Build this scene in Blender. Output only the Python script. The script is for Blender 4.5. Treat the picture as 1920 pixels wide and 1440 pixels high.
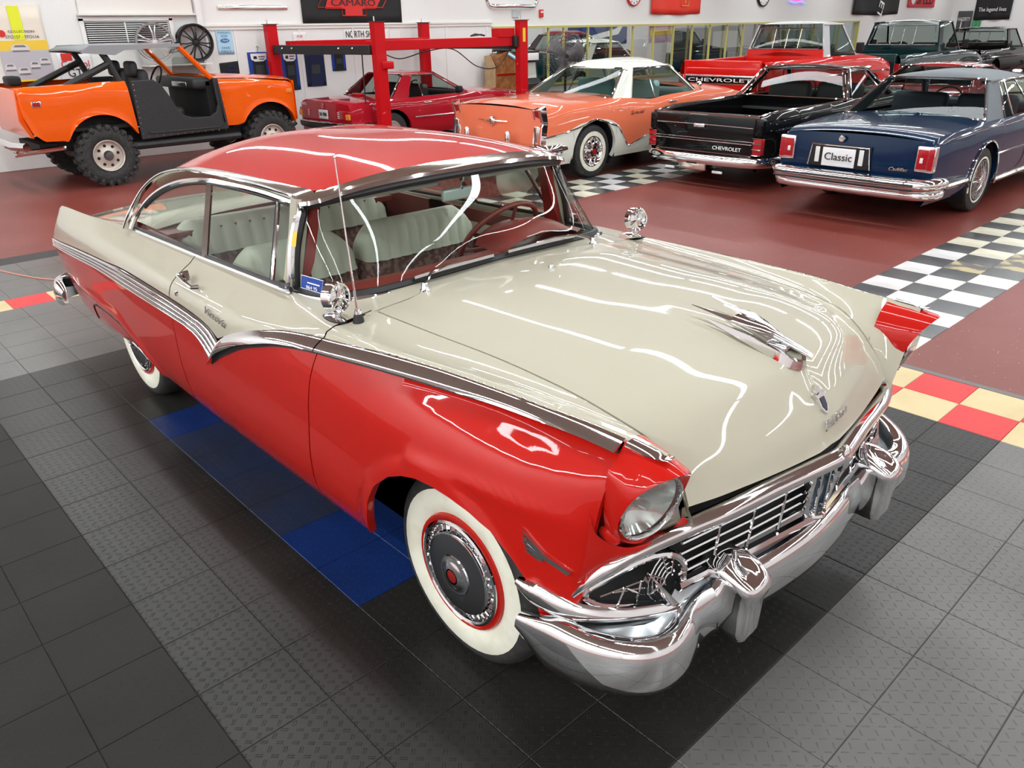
import bpy, bmesh, math, random
import numpy as np
from mathutils import Vector, Matrix
random.seed(7)
sc = bpy.context.scene
for o in list(bpy.data.objects): bpy.data.objects.remove(o)
COL = sc.collection
PI = math.pi
# ---------------------------------------------------------------- camera, world, lights, exposure
cam = bpy.data.cameras.new('camera'); camo = bpy.data.objects.new('camera', cam); COL.objects.link(camo)
cam.sensor_width = 36; cam.lens = 1456.34/1920*36; cam.clip_end = 200
Fv = Vector((-0.66950429, 0.61486946, -0.41677278)); Rv = Vector((0.68184966, 0.73130809, -0.01641725)); Uv = Vector((-0.29469484, 0.2951678, 0.90886243))
mw = Matrix(((Rv.x, Uv.x, -Fv.x, 1.47690), (Rv.y, Uv.y, -Fv.y, -4.77578), (Rv.z, Uv.z, -Fv.z, 1.95326), (0, 0, 0, 1)))
camo.matrix_world = mw; sc.camera = camo
w = bpy.data.worlds.new('world'); sc.world = w; w.use_nodes = True
w.node_tree.nodes['Background'].inputs[0].default_value = (0.9, 0.95, 1, 1)
w.node_tree.nodes['Background'].inputs[1].default_value = 0.35
sc.view_settings.view_transform = 'Standard'; sc.view_settings.look = 'None'
sc.view_settings.exposure = 0.0; sc.view_settings.gamma = 1.0; sc.view_settings.use_curve_mapping = False
ROOM = dict(x0=-13.3, x1=8.5, y0=-10.0, y1=36.0, z=4.3)
LIGHT_W = 93.0
def area(name, loc, sx, sy, power, col=(0.925, 0.985, 1.0)):
    l = bpy.data.lights.new(name, 'AREA'); l.shape = 'RECTANGLE'; l.size = sx; l.size_y = sy; l.energy = power; l.color = col
    o = bpy.data.objects.new(name, l); COL.objects.link(o); o.location = loc
    return o
# rows of fluorescent tubes and added fill under the ceiling, running across the hall
ROWS = [-9.2, -7.0, -3.0, -0.2, 2.8, 5.8, 8.8, 12.0, 15.5, 19.5, 24.0, 29.0, 34.0]  # frontmost two rows are unseen fill, added to brighten the near side
for y in ROWS:
    for (xa, xb) in ((-12.6, -7.4), (-7.15, -2.2), (-1.95, 2.9), (3.15, 8.0)):
        area('tube_and_fill_light', ((xa+xb)/2, y, 4.14), xb-xa, 0.16, LIGHT_W*(2.2 if y < -8 else 0.8 if y < -4 else 1.0)*(xb-xa)/5.0)

# ---------------------------------------------------------------- materials
def mat(name, col, rough=0.5, metal=0.0, coat=0.0, emit=None, spec=None, alpha=None):
    m = bpy.data.materials.new(name); m.use_nodes = True
    b = m.node_tree.nodes['Principled BSDF']
    b.inputs['Base Color'].default_value = (*col, 1); b.inputs['Roughness'].default_value = rough
    b.inputs['Metallic'].default_value = metal; b.inputs['Coat Weight'].default_value = coat
    b.inputs['Coat Roughness'].default_value = 0.03; b.inputs['Coat IOR'].default_value = 1.36
    if coat and spec is None: spec = 0.05
    if spec is not None: b.inputs['Specular IOR Level'].default_value = spec
    if emit: b.inputs['Emission Color'].default_value = (*emit[0], 1); b.inputs['Emission Strength'].default_value = emit[1]
    return m
def noise_mix(m, col2, scale, lo=0.45, hi=0.6, coord='Object', detail=4, bump=0.0, bscale=None):
    nt = m.node_tree; b = nt.nodes['Principled BSDF']
    tc = nt.nodes.new('ShaderNodeTexCoord'); n = nt.nodes.new('ShaderNodeTexNoise'); n.inputs['Scale'].default_value = scale; n.inputs['Detail'].default_value = detail
    nt.links.new(tc.outputs[coord], n.inputs['Vector'])
    mr = nt.nodes.new('ShaderNodeMapRange'); mr.inputs[1].default_value = lo; mr.inputs[2].default_value = hi
    nt.links.new(n.outputs['Fac'], mr.inputs[0])
    mx = nt.nodes.new('ShaderNodeMix'); mx.data_type = 'RGBA'
    mx.inputs[6].default_value = b.inputs['Base Color'].default_value; mx.inputs[7].default_value = (*col2, 1)
    nt.links.new(mr.outputs[0], mx.inputs[0]); nt.links.new(mx.outputs[2], b.inputs['Base Color'])
    if bump:
        n2 = nt.nodes.new('ShaderNodeTexNoise'); n2.inputs['Scale'].default_value = bscale or scale; nt.links.new(tc.outputs[coord], n2.inputs['Vector'])
        bp = nt.nodes.new('ShaderNodeBump'); bp.inputs['Strength'].default_value = bump; bp.inputs['Distance'].default_value = 0.01
        nt.links.new(n2.outputs['Fac'], bp.inputs['Height']); nt.links.new(bp.outputs[0], b.inputs['Normal'])
    return m
def glass_mat(name, tint, refl=0.09, rough=0.0, rmax=0.5):
    m = bpy.data.materials.new(name); m.use_nodes = True; nt = m.node_tree
    for n in list(nt.nodes): nt.nodes.remove(n)
    out = nt.nodes.new('ShaderNodeOutputMaterial'); tr = nt.nodes.new('ShaderNodeBsdfTransparent'); gl = nt.nodes.new('ShaderNodeBsdfGlossy')
    tr.inputs[0].default_value = (*tint, 1); gl.inputs['Roughness'].default_value = rough
    fr = nt.nodes.new('ShaderNodeLayerWeight'); fr.inputs[0].default_value = 0.2
    mp = nt.nodes.new('ShaderNodeMapRange'); mp.inputs[3].default_value = refl; mp.inputs[4].default_value = rmax
    mx = nt.nodes.new('ShaderNodeMixShader')
    nt.links.new(fr.outputs['Fresnel'], mp.inputs[0]); nt.links.new(mp.outputs[0], mx.inputs[0])
    nt.links.new(tr.outputs[0], mx.inputs[1]); nt.links.new(gl.outputs[0], mx.inputs[2]); nt.links.new(mx.outputs[0], out.inputs[0])
    return m
RED = mat('red_paint', (0.44, 0.009, 0.005), 0.35, 0, 1.0)
CREAM = mat('cream_paint', (0.415, 0.385, 0.305), 0.35, 0, 1.0)
CHROME = mat('chrome', (0.80, 0.80, 0.81), 0.05, 1.0)
CHROME2 = mat('brushed_chrome', (0.62, 0.62, 0.62), 0.22, 1.0)
STAIN = mat('stainless_trim', (0.84, 0.81, 0.75), 0.12, 1.0)
SILVER = mat('silver_paint', (0.50, 0.53, 0.55), 0.3, 0.7)
BLACK = mat('black_void', (0.004, 0.004, 0.005), 0.7)
RUBBER = mat('black_rubber', (0.012, 0.012, 0.013), 0.55)
TIRE = noise_mix(mat('tire_rubber', (0.018, 0.018, 0.019), 0.7), (0.035, 0.033, 0.03), 30)
WHITEWALL = noise_mix(mat('whitewall', (0.78, 0.76, 0.64), 0.55), (0.70, 0.67, 0.55), 9)
GLASS = glass_mat('clear_glass', (0.88, 0.93, 0.89), 0.022)
DGLASS = glass_mat('tinted_glass', (0.62, 0.68, 0.66), 0.008, 0.0, 0.2)
def two(*c): return c
# ---------------------------------------------------------------- mesh helpers
def L(o, par=None, loc=None):
    COL.objects.link(o)
    if par is not None: o.parent = par
    if loc is not None: o.location = loc
    return o
def thing(name, label, cat, loc=(0, 0, 0), rz=0.0, group=None, kind=None):
    o = bpy.data.objects.new(name, None); o.empty_display_size = 0.1; L(o); o.location = loc; o.rotation_euler = (0, 0, rz)
    o['label'] = label; o['category'] = cat
    if group: o['group'] = group
    if kind: o['kind'] = kind
    return o
def tag(o, label, cat, group=None):
    o['label'] = label; o['category'] = cat
    if group: o['group'] = group
    return o
class B:
    def __init__(s): s.v = []; s.f = []
    def add(s, V, F):
        n = len(s.v); s.v += [tuple(map(float, p)) for p in V]; s.f += [tuple(i+n for i in f) for f in F]; return s
    def grid(s, P, closeu=False, closev=False, flip=False):
        nu = len(P); nv = len(P[0]); V = [p for r in P for p in r]; F = []
        for i in range(nu if closeu else nu-1):
            for j in range(nv if closev else nv-1):
                a = i*nv+j; b = i*nv+(j+1) % nv; c = ((i+1) % nu)*nv+(j+1) % nv; d = ((i+1) % nu)*nv+j
                F.append((a, d, c, b) if flip else (a, b, c, d))
        return s.add(V, F)
    def box(s, c, d, rz=0.0, rx=0.0):
        x, y, z = [k/2 for k in d]; V = []
        for (i, j, k) in ((-1, -1, -1), (1, -1, -1), (1, 1, -1), (-1, 1, -1), (-1, -1, 1), (1, -1, 1), (1, 1, 1), (-1, 1, 1)):
            p = Vector((i*x, j*y, k*z)); p.rotate(Matrix.Rotation(rx, 3, 'X')); p.rotate(Matrix.Rotation(rz, 3, 'Z')); V.append(p+Vector(c))
        return s.add(V, [(0, 3, 2, 1), (4, 5, 6, 7), (0, 1, 5, 4), (1, 2, 6, 5), (2, 3, 7, 6), (3, 0, 4, 7)])
    def rbox(s, c, d, r=0.02, n=3):
        # box with rounded vertical edges and softened top and bottom
        x, y, z = d[0]/2, d[1]/2, d[2]/2; r = min(r, x*.99, y*.99, z*.99); rings = []
        def ring(inset, zz):
            R = []
            for (sx, sy, a0) in ((1, 1, 0), (-1, 1, PI/2), (-1, -1, PI), (1, -1, 1.5*PI)):
                for k in range(n+1):
                    a = a0+k/n*PI/2; R.append((c[0]+sx*(x-r)+(r-inset)*math.cos(a), c[1]+sy*(y-r)+(r-inset)*math.sin(a), c[2]+zz))
            return R
        for k in range(n+1): a = k/n*PI/2; rings.append(ring(r*(1-math.sin(a)), -z+r*(1-math.cos(a))))
        for k in range(n+1): a = k/n*PI/2; rings.append(ring(r*(1-math.cos(a)), z-r*(1-math.sin(a))))
        m = len(rings[0]); s.grid(rings, closev=True); b0 = len(s.v)-m*len(rings)
        s.f.append(tuple(b0+i for i in range(m))[::-1]); s.f.append(tuple(b0+m*(len(rings)-1)+i for i in range(m)))
        return s
    def prism(s, poly, d, both=True):
        # closed polygon of 3-D points extruded by vector d
        n = len(poly); q = [tuple(np.array(p)+np.array(d)) for p in poly]
        return s.add(list(poly)+q, [tuple(range(n))[::-1], tuple(range(n, 2*n))]+[(i, (i+1) % n, n+(i+1) % n, n+i) for i in range(n)])
    def sweep(s, path, prof, up=(0, 0, 1), closed=False, cp=True, scale=None, caps=True):
        P = [Vector(p) for p in path]; n = len(P); rings = []
        for i in range(n):
            t = (P[(i+1) % n]-P[i-1]) if closed else (P[min(i+1, n-1)]-P[max(i-1, 0)])
            t.normalize(); u = Vector(up[i]) if isinstance(up, list) else Vector(up)
            sd = t.cross(u)
            if sd.length < 1e-5: sd = t.cross(Vector((1, 0, 0)))
            sd.normalize(); u2 = sd.cross(t); k = 1 if scale is None else scale[i]
            ka, kb = (k if isinstance(k, (tuple, list)) else (k, k))
            rings.append([P[i]+sd*a*ka+u2*b*kb for a, b in prof])
        b0 = len(s.v); s.grid(rings, closeu=closed, closev=cp, flip=True); m = len(prof)
        if caps and cp and not closed:
            s.f.append(tuple(b0+i for i in range(m))); s.f.append(tuple(b0+m*(n-1)+i for i in range(m))[::-1])
        return s
    def tube(s, path, r, n=8, **k):
        rr = r if isinstance(r, (list, tuple)) else [r]*len(path)
        return s.sweep(path, [(math.cos(2*PI*i/n), math.sin(2*PI*i/n)) for i in range(n)], scale=rr, **k)
    def lathe(s, prof, c=(0, 0, 0), axis='z', n=24, sgn=1):
        P = []
        for i in range(n):
            a = 2*PI*i/n; r_ = []
            for r, h in prof:
                x, y = r*math.cos(a), r*math.sin(a); h = h*sgn
                q = {'z': (x, y, h), 'y': (x, h, y), 'x': (h, x, y)}[axis]
                r_.append((c[0]+q[0], c[1]+q[1], c[2]+q[2]))
            P.append(r_)
        return s.grid(P, closeu=True)
    def sphere(s, c, r, n=10, sc=(1, 1, 1)):
        pr = [(math.sin(PI*k/n)*1.0, -math.cos(PI*k/n)) for k in range(n+1)]; P = []
        for i in range(n*2):
            a = PI*i/n; P.append([(c[0]+r*sc[0]*q*math.cos(a), c[1]+r*sc[1]*q*math.sin(a), c[2]+r*sc[2]*h) for q, h in pr])
        return s.grid(P, closeu=True)
    def mesh(s, name):
        me = bpy.data.meshes.new(name); me.from_pydata(s.v, [], s.f); me.validate(); return me
    def obj(s, name, m, par=None, smooth=True, ang=38, merge=True, bevel=None, solid=None, fix=True, subsurf=0, **k):
        me = s.mesh(name)
        bm = bmesh.new(); bm.from_mesh(me)
        if merge: bmesh.ops.remove_doubles(bm, verts=bm.verts, dist=1e-5)
        if fix: bmesh.ops.recalc_face_normals(bm, faces=bm.faces)
        bm.to_mesh(me); bm.free()
        me.materials.append(m)
        o = bpy.data.objects.new(name, me); L(o, par)
        if smooth: me.shade_smooth(); me.set_sharp_from_angle(angle=math.radians(ang))
        if bevel:
            md = o.modifiers.new('bevel', 'BEVEL'); md.width = bevel; md.segments = 2; md.limit_method = 'ANGLE'
        if solid:
            md = o.modifiers.new('solid', 'SOLIDIFY'); md.thickness = abs(solid); md.offset = -1 if solid > 0 else 1
        for q, v in k.items(): o[q] = v
        return o
def box(name, c, d, m, par=None, bevel=None, rz=0.0, rx=0.0, **k): return B().box(c, d, rz, rx).obj(name, m, par, bevel=bevel, **k)
def pch(xs, ys):
    xs = np.array(xs, float); ys = np.array(ys, float); o = np.argsort(xs); xs = xs[o]; ys = ys[o]
    h = np.diff(xs); d = np.diff(ys)/h; m = np.zeros(len(xs))
    m[0] = d[0]; m[-1] = d[-1]
    for i in range(1, len(xs)-1):
        m[i] = 0 if d[i-1]*d[i] <= 0 else (h[i-1]+h[i])/(((h[i-1]+2*h[i])/3)/d[i-1]*1.0+((2*h[i-1]+h[i])/3)/d[i]*1.0)
    def f(x):
        x = np.clip(np.asarray(x, float), xs[0], xs[-1]); i = np.clip(np.searchsorted(xs, x)-1, 0, len(xs)-2); H = h[i]; t = (x-xs[i])/H
        return ys[i]*(1+2*t)*(1-t)**2+m[i]*H*t*(1-t)**2+ys[i+1]*t*t*(3-2*t)+m[i+1]*H*t*t*(t-1)
    return f
def cr(pts, n, closed=False):
    # Catmull-Rom through points, resampled evenly into n
    P = [np.array(p, float) for p in pts]; m = len(P); out = []
    segs = m if closed else m-1
    for i in range(segs):
        if closed: a, b, c, d = P[i-1], P[i], P[(i+1) % m], P[(i+2) % m]
        else:
            b, c = P[i], P[i+1]; a = P[i-1] if i > 0 else 2*b-c; d = P[i+2] if i+2 < m else 2*c-b
        ta = 0.0; tb = ta+max(np.linalg.norm(b-a)**.5, 1e-6); tc = tb+max(np.linalg.norm(c-b)**.5, 1e-6); td = tc+max(np.linalg.norm(d-c)**.5, 1e-6)
        for k in range(12):
            t = tb+(tc-tb)*k/12
            A1 = (tb-t)/(tb-ta)*a+(t-ta)/(tb-ta)*b; A2 = (tc-t)/(tc-tb)*b+(t-tb)/(tc-tb)*c; A3 = (td-t)/(td-tc)*c+(t-tc)/(td-tc)*d
            B1 = (tc-t)/(tc-ta)*A1+(t-ta)/(tc-ta)*A2; B2 = (td-t)/(td-tb)*A2+(t-tb)/(td-tb)*A3
            out.append((tc-t)/(tc-tb)*B1+(t-tb)/(tc-tb)*B2)
    out.append(P[0] if closed else P[-1]); out = np.array(out)
    s = np.concatenate([[0], np.cumsum(np.linalg.norm(np.diff(out, axis=0), axis=1))])
    q = np.linspace(0, s[-1], n+1 if closed else n)
    R = np.stack([np.interp(q, s, out[:, k]) for k in range(out.shape[1])], 1)
    return R[:-1] if closed else R
def lin(pts, n):
    P = np.array(pts, float); s = np.concatenate([[0], np.cumsum(np.linalg.norm(np.diff(P, axis=0), axis=1))]); q = np.linspace(0, s[-1], n)
    return np.stack([np.interp(q, s, P[:, k]) for k in range(P.shape[1])], 1)
CAPF = {}
def text(name, body, h, m, par, origin, xdir, ydir, ext=0.004, shear=0.0, sx=1.0, fit=None, bold=0.0, align='CENTER'):
    """flat lettering: origin = middle of the baseline, xdir reading direction, ydir up; fit = wanted total width"""
    cu = bpy.data.curves.new(name, 'FONT'); cu.body = body; cu.size = 1; cu.extrude = 0.5; cu.shear = shear; cu.align_x = align; cu.offset = bold; cu.resolution_u = 3
    to = bpy.data.objects.new(name, cu); COL.objects.link(to); dg = bpy.context.evaluated_depsgraph_get(); me = bpy.data.meshes.new_from_object(to.evaluated_get(dg))
    bpy.data.objects.remove(to); xs = [v.co.x for v in me.vertices]; wd = max(xs)-min(xs)
    k = h/0.70; kx = (fit/wd) if fit else k*sx
    X = Vector(xdir).normalized(); Y = Vector(ydir).normalized(); Z = X.cross(Y)
    for v in me.vertices:
        c = v.co; v.co = Vector(origin)+X*c.x*kx+Y*c.y*k+Z*(c.z+0.5)*ext
    me.materials.clear(); me.materials.append(m); o = bpy.data.objects.new(name, me); L(o, par); return o
# ================================================================ SETTING
T = 0.3048
def tread_mat(name, col, col2, double, rough=0.42, strength=0.6, pitch=0.034, colored=0.0):
    m = mat(name, col, rough, spec=(0.35 if name == 'grey_tread_tile' else 0.22)); nt = m.node_tree; N = nt.nodes; K = nt.links
    noise_mix(m, col2, 2.2, 0.35, 0.7, coord='Object', detail=6)
    geo = N.new('ShaderNodeNewGeometry'); sep = N.new('ShaderNodeSeparateXYZ'); K.new(geo.outputs['Position'], sep.inputs[0])
    # texture follows the world so neighbouring tiles line up
    for n in N:
        if n.type == 'TEX_NOISE': K.new(geo.outputs['Position'], n.inputs['Vector'])
    def mt(op, a, b=None, c=None):
        n = N.new('ShaderNodeMath'); n.operation = op
        for i, v in enumerate((a, b, c)):
            if v is None: continue
            if isinstance(v, (int, float)): n.inputs[i].default_value = v
            else: K.new(v, n.inputs[i])
        return n.outputs[0]
    X = mt('DIVIDE', sep.outputs[0], pitch); Y = mt('DIVIDE', sep.outputs[1], pitch)
    cx = mt('FLOOR', X); cy = mt('FLOOR', Y); fx = mt('SUBTRACT', mt('SUBTRACT', X, cx), 0.5); fy = mt('SUBTRACT', mt('SUBTRACT', Y, cy), 0.5)
    par = mt('FLOORED_MODULO', mt('ADD', cx, cy), 2.0)
    a = mt('ADD', fx, fy); b = mt('SUBTRACT', fx, fy)
    u = mt('ADD', mt('MULTIPLY', a, par), mt('MULTIPLY', b, mt('SUBTRACT', 1.0, par)))
    v = mt('ADD', mt('MULTIPLY', b, par), mt('MULTIPLY', a, mt('SUBTRACT', 1.0, par)))
    av = mt('ABSOLUTE', v); au = mt('ABSOLUTE', u)
    if double: av = mt('ABSOLUTE', mt('SUBTRACT', av, 0.15)); wv = 0.075
    else: wv = 0.085
    h = mt('MULTIPLY', mt('SMOOTH_MIN', mt('MAXIMUM', mt('DIVIDE', mt('SUBTRACT', wv, av), wv), 0.0), 0.5, 0.1), mt('MINIMUM', mt('MAXIMUM', mt('MULTIPLY', mt('SUBTRACT', 0.46, au), 8.0), 0.0), 1.0))
    bp = N.new('ShaderNodeBump'); bp.inputs['Strength'].default_value = strength; bp.inputs['Distance'].default_value = 0.006
    K.new(h, bp.inputs['Height']); K.new(bp.outputs[0], N['Principled BSDF'].inputs['Normal'])
    return m
TILE_L = tread_mat('grey_tread_tile', (0.120, 0.113, 0.107), (0.088, 0.083, 0.078), False, 0.33, 0.9)  # base grey lightened to carry part of the floor's sheen
TILE_D = tread_mat('shaded_tread_tile', (0.022, 0.0205, 0.019), (0.014, 0.013, 0.012), True, 0.36, 1.0)  # double-bar tread in the same grey, car's shade put into the colour
TILE_S = tread_mat('dimmed_tread_tile', (0.017, 0.015, 0.0135), (0.011, 0.010, 0.009), False, 0.55, 0.35)  # smoother tile type, darkened further to paint in the dim corner
TILE_B = tread_mat('blue_tread_tile', (0.008, 0.026, 0.13), (0.006, 0.02, 0.09), False, 0.38, 0.5)
TILE_B2 = tread_mat('worn_blue_tread_tile', (0.018, 0.028, 0.07), (0.022, 0.025, 0.04), False, 0.42, 0.5)
TILE_R = tread_mat('red_tread_tile', (0.62, 0.035, 0.04), (0.52, 0.03, 0.03), False, 0.42, 0.35)
TILE_C = tread_mat('cream_tread_tile', (0.62, 0.50, 0.29), (0.50, 0.39, 0.20), False, 0.42, 0.35)
VW = noise_mix(mat('white_vinyl_tile', (0.70, 0.68, 0.68), 0.22), (0.60, 0.58, 0.57), 3)
VW2 = noise_mix(mat('ivory_vinyl_tile', (0.70, 0.66, 0.53), 0.22), (0.58, 0.54, 0.42), 3)
VB = noise_mix(mat('charcoal_vinyl_tile', (0.045, 0.046, 0.05), 0.25), (0.09, 0.088, 0.086), 2.5, 0.45, 0.7)
VY = noise_mix(mat('scuffed_vinyl_tile', (0.10, 0.09, 0.08), 0.35), (0.42, 0.34, 0.18), 5, 0.48, 0.56)
PAINT = mat('red_floor_paint', (0.165, 0.032, 0.024), 0.38, spec=0.28)
noise_mix(PAINT, (0.215, 0.055, 0.044), 0.9, 0.42, 0.75, detail=5)
def flecks(m):
    nt = m.node_tree; N = nt.nodes; b = N['Principled BSDF']; src = b.inputs['Base Color'].links[0].from_socket
    g = N.new('ShaderNodeTexCoord'); v = N.new('ShaderNodeTexVoronoi'); v.inputs['Scale'].default_value = 42; nt.links.new(g.outputs['Object'], v.inputs['Vector'])
    mr = N.new('ShaderNodeMapRange'); mr.inputs[1].default_value = 0.10; mr.inputs[2].default_value = 0.16; mr.inputs[3].default_value = 1; mr.inputs[4].default_value = 0
    nt.links.new(v.outputs['Distance'], mr.inputs[0])
    n = N.new('ShaderNodeTexNoise'); n.inputs['Scale'].default_value = 60; nt.links.new(g.outputs['Object'], n.inputs['Vector'])
    m2 = N.new('ShaderNodeMath'); m2.operation = 'GREATER_THAN'; m2.inputs[1].default_value = 0.60; nt.links.new(n.outputs['Fac'], m2.inputs[0])
    mm = N.new('ShaderNodeMath'); mm.operation = 'MULTIPLY'; nt.links.new(mr.outputs[0], mm.inputs[0]); nt.links.new(m2.outputs[0], mm.inputs[1])
    mx = N.new('ShaderNodeMix'); mx.data_type = 'RGBA'; mx.inputs[7].default_value = (0.75, 0.62, 0.58, 1); nt.links.new(mm.outputs[0], mx.inputs[0])
    nt.links.new(src, mx.inputs[6]); nt.links.new(mx.outputs[2], b.inputs['Base Color'])
flecks(PAINT)
X0, X1, Y0, Y1, ZC = -13.3, 8.5, -10.0, 36.0, 4.3
floor = box('floor', ((X0+X1)/2-4, (Y0+Y1)/2, -0.055), (X1-X0+8.6, Y1-Y0, 0.10), PAINT, smooth=False, kind='structure')
floor['label'] = 'red painted showroom floor with tile bands'
def tile_mesh(name, a, m, h=0.0048):
    g = 0.0009; c = 0.0022; x = a/2-g; r = [[(sx*(x-i), sy*(x-i), z) for sx, sy in ((-1, -1), (1, -1), (1, 1), (-1, 1))] for i, z in ((0, 0), (0, h-c), (c, h))]
    b_ = B(); b_.grid(r, closev=True); b_.f.append((8, 9, 10, 11)); me = b_.mesh(name); me.materials.append(m); return me
FL0 = -0.005
B().box((-8*T, -11.5*T, -.0048), (32*T, 23*T, .001)).obj('underlay', mat('underlay_grey', (.02, .02, .02), .6), floor, smooth=False)
def put(me, name, ix, iy, par=floor, s=T, ox=0.0, oy=0.0):
    o = bpy.data.objects.new(name, me); L(o, par, (ox+(ix+0.5)*s, oy+(iy+0.5)*s, FL0)); return o
def infront(x, y):
    d = Vector((x, y, 0))-camo.matrix_world.translation; z = d.dot(Fv)
    if z < 0.5: return None
    px, py = 960+1456.3*d.dot(Rv)/z, 720-1456.3*d.dot(Uv)/z
    return 1/z if (-60 < px < 1980 and -20 < py < 1500) else None
mL, mD, mS, mB, mB2, mR, mC = [tile_mesh(n, T, m) for n, m in (('grey_tile', TILE_L), ('shaded_tile', TILE_D), ('dimmed_tile', TILE_S), ('blue_tile', TILE_B), ('worn_blue_tile', TILE_B2), ('red_tile', TILE_R), ('cream_tile', TILE_C))]
greys = []; rest = {'L': [], 'D': [], 'S': []}
for ix in range(-23, 10):
    for iy in range(-22, 0):
        if ix == -19: continue
        if iy >= -2 and ix > -19: continue
        if -9 <= ix < -2 and iy in (-12, -11): continue
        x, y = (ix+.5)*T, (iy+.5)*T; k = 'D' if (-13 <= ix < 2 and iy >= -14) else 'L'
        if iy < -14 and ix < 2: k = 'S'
        v = infront(x, y)
        under = (-3.9 < x < 0.45 and -3.45 < y < -1.4)
        if v is None or under: rest[k].append((ix, iy))
        else: greys.append((v, ix, iy, k))
greys.sort(reverse=True)
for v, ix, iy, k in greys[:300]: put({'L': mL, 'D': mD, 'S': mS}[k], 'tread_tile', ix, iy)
for v, ix, iy, k in greys[300:]: rest[k].append((ix, iy))
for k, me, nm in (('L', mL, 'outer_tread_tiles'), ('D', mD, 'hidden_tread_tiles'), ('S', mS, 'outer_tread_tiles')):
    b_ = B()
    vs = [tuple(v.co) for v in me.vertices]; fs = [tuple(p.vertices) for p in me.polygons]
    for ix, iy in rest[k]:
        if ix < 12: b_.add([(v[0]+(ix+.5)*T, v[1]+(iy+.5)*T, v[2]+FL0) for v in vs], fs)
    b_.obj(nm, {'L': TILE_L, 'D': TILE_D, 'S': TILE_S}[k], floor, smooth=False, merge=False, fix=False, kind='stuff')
for ix in range(-9, -2):
    for iy in (-12, -11): put(mB if (ix >= -4 or ix == -9) else mB2, 'blue_tread_tile', ix, iy)
for ix in range(-18, 9):
    for iy in (-2, -1): put(mR if (ix+iy) % 2 == 1 else mC, 'red_tread_tile' if (ix+iy) % 2 == 1 else 'cream_tread_tile', ix, iy)
for iy in range(-19, 0): put(mC if iy % 2 else mR, 'cream_tread_tile' if iy % 2 else 'red_tread_tile', -19, iy, oy=-0.16*T)
sV = 0.987*T
mW, mW2, mK, mY = [tile_mesh(n, sV, m, 0.0046) for n, m in (('white_vinyl', VW), ('ivory_vinyl', VW2), ('charcoal_vinyl', VB), ('scuffed_vinyl', VY))]
for iy in range(-6, 16):
    for iu in (-1, 0, 1):
        if (iu+iy) % 2 == 0: me = mW2 if (iy > 3 or iy < -3) else mW
        else: me = mK
        if (iu, iy) in ((0, 2), (1, 3)) and me is mW or (iu, iy) in ((1, 4),): me = mY
        put(me, 'vinyl_tile', iu, iy, s=sV, ox=-2.599*T, oy=5.939*T)
for iy in range(-13, 16):
    for iu in range(3):
        me = (mW2 if (iu*7+iy*3) % 4 else mW) if (iu+iy) % 2 == 0 else mK
        put(me, 'vinyl_tile', iu, iy, s=sV, ox=-19.86*T, oy=12.5*T)
GREYED = mat('grey_edging', (0.10, 0.09, 0.085), 0.4)
B().prism([(-5.4, 0.0, -0.004), (3, 0.0, -0.004), (3, 0.05, -0.004), (-5.4, 0.05, -0.004)], (0, 0, 0.005)).obj('edging_strip', GREYED, floor, smooth=False)

WALL = mat('white_wall_paint', (0.80, 0.80, 0.79), 0.55)
def bead(m, per=0.05):
    nt = m.node_tree; N = nt.nodes; g = N.new('ShaderNodeNewGeometry'); sp = N.new('ShaderNodeSeparateXYZ'); nt.links.new(g.outputs['Position'], sp.inputs[0])
    q = []
    for op, b_ in (('DIVIDE', per), ('FRACT', None), ('SUBTRACT', 0.5), ('ABSOLUTE', None), ('GREATER_THAN', 0.42)):
        n = N.new('ShaderNodeMath'); n.operation = op; nt.links.new(q[-1] if q else sp.outputs[1], n.inputs[0])
        if b_ is not None: n.inputs[1].default_value = b_
        q.append(n.outputs[0])
    bp = N.new('ShaderNodeBump'); bp.invert = True; bp.inputs['Strength'].default_value = 0.5; bp.inputs['Distance'].default_value = 0.004; nt.links.new(q[-1], bp.inputs['Height']); nt.links.new(bp.outputs[0], N['Principled BSDF'].inputs['Normal'])
    return m
WALLB = bead(mat('beadboard_paint', (0.78, 0.78, 0.76), 0.5), 0.07)
WARM = mat('warm_white_panel', (0.74, 0.72, 0.68), 0.5)
CEIL = mat('ceiling_paint', (0.40, 0.39, 0.35), 0.7)
WY0, WY1, WZ0, WZ1 = 8.35, 26.9, 0.62, 1.98
wl = B()
wl.box((X0-.1, (Y0+WY0)/2, ZC/2), (.2, WY0-Y0, ZC)); wl.box((X0-.1, (WY1+Y1)/2, ZC/2), (.2, Y1-WY1, ZC))
wl.box((X0-.1, (WY0+WY1)/2, WZ0/2), (.2, WY1-WY0, WZ0)); wl.box((X0-.1, (WY0+WY1)/2, (WZ1+ZC)/2), (.2, WY1-WY0, ZC-WZ1))
wl.obj('wall_back', WALLB, smooth=False, merge=False, kind='structure')
box('wall_end', ((X0+X1)/2, Y1+.1, ZC/2), (X1-X0, .2, ZC), WALL, smooth=False, kind='structure')
box('wall_right', (X1+.1, (Y0+Y1)/2, ZC/2), (.2, Y1-Y0, ZC), WALL, smooth=False, kind='structure')
box('wall_front', ((X0+X1)/2, Y0-.1, ZC/2), (X1-X0, .2, ZC), WALL, smooth=False, kind='structure')
box('ceiling', ((X0+X1)/2-4, (Y0+Y1)/2, ZC+.05), (X1-X0+8.6, Y1-Y0, .1), CEIL, smooth=False, kind='structure')
t = B().box((X0+.02, 4.93, 2.075), (.05, 6.84, .035)); t.box((X0+.012, 4.93, 2.03), (.03, 6.84, .05))
t.obj('trim_1', WARM, smooth=False, kind='structure')
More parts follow.
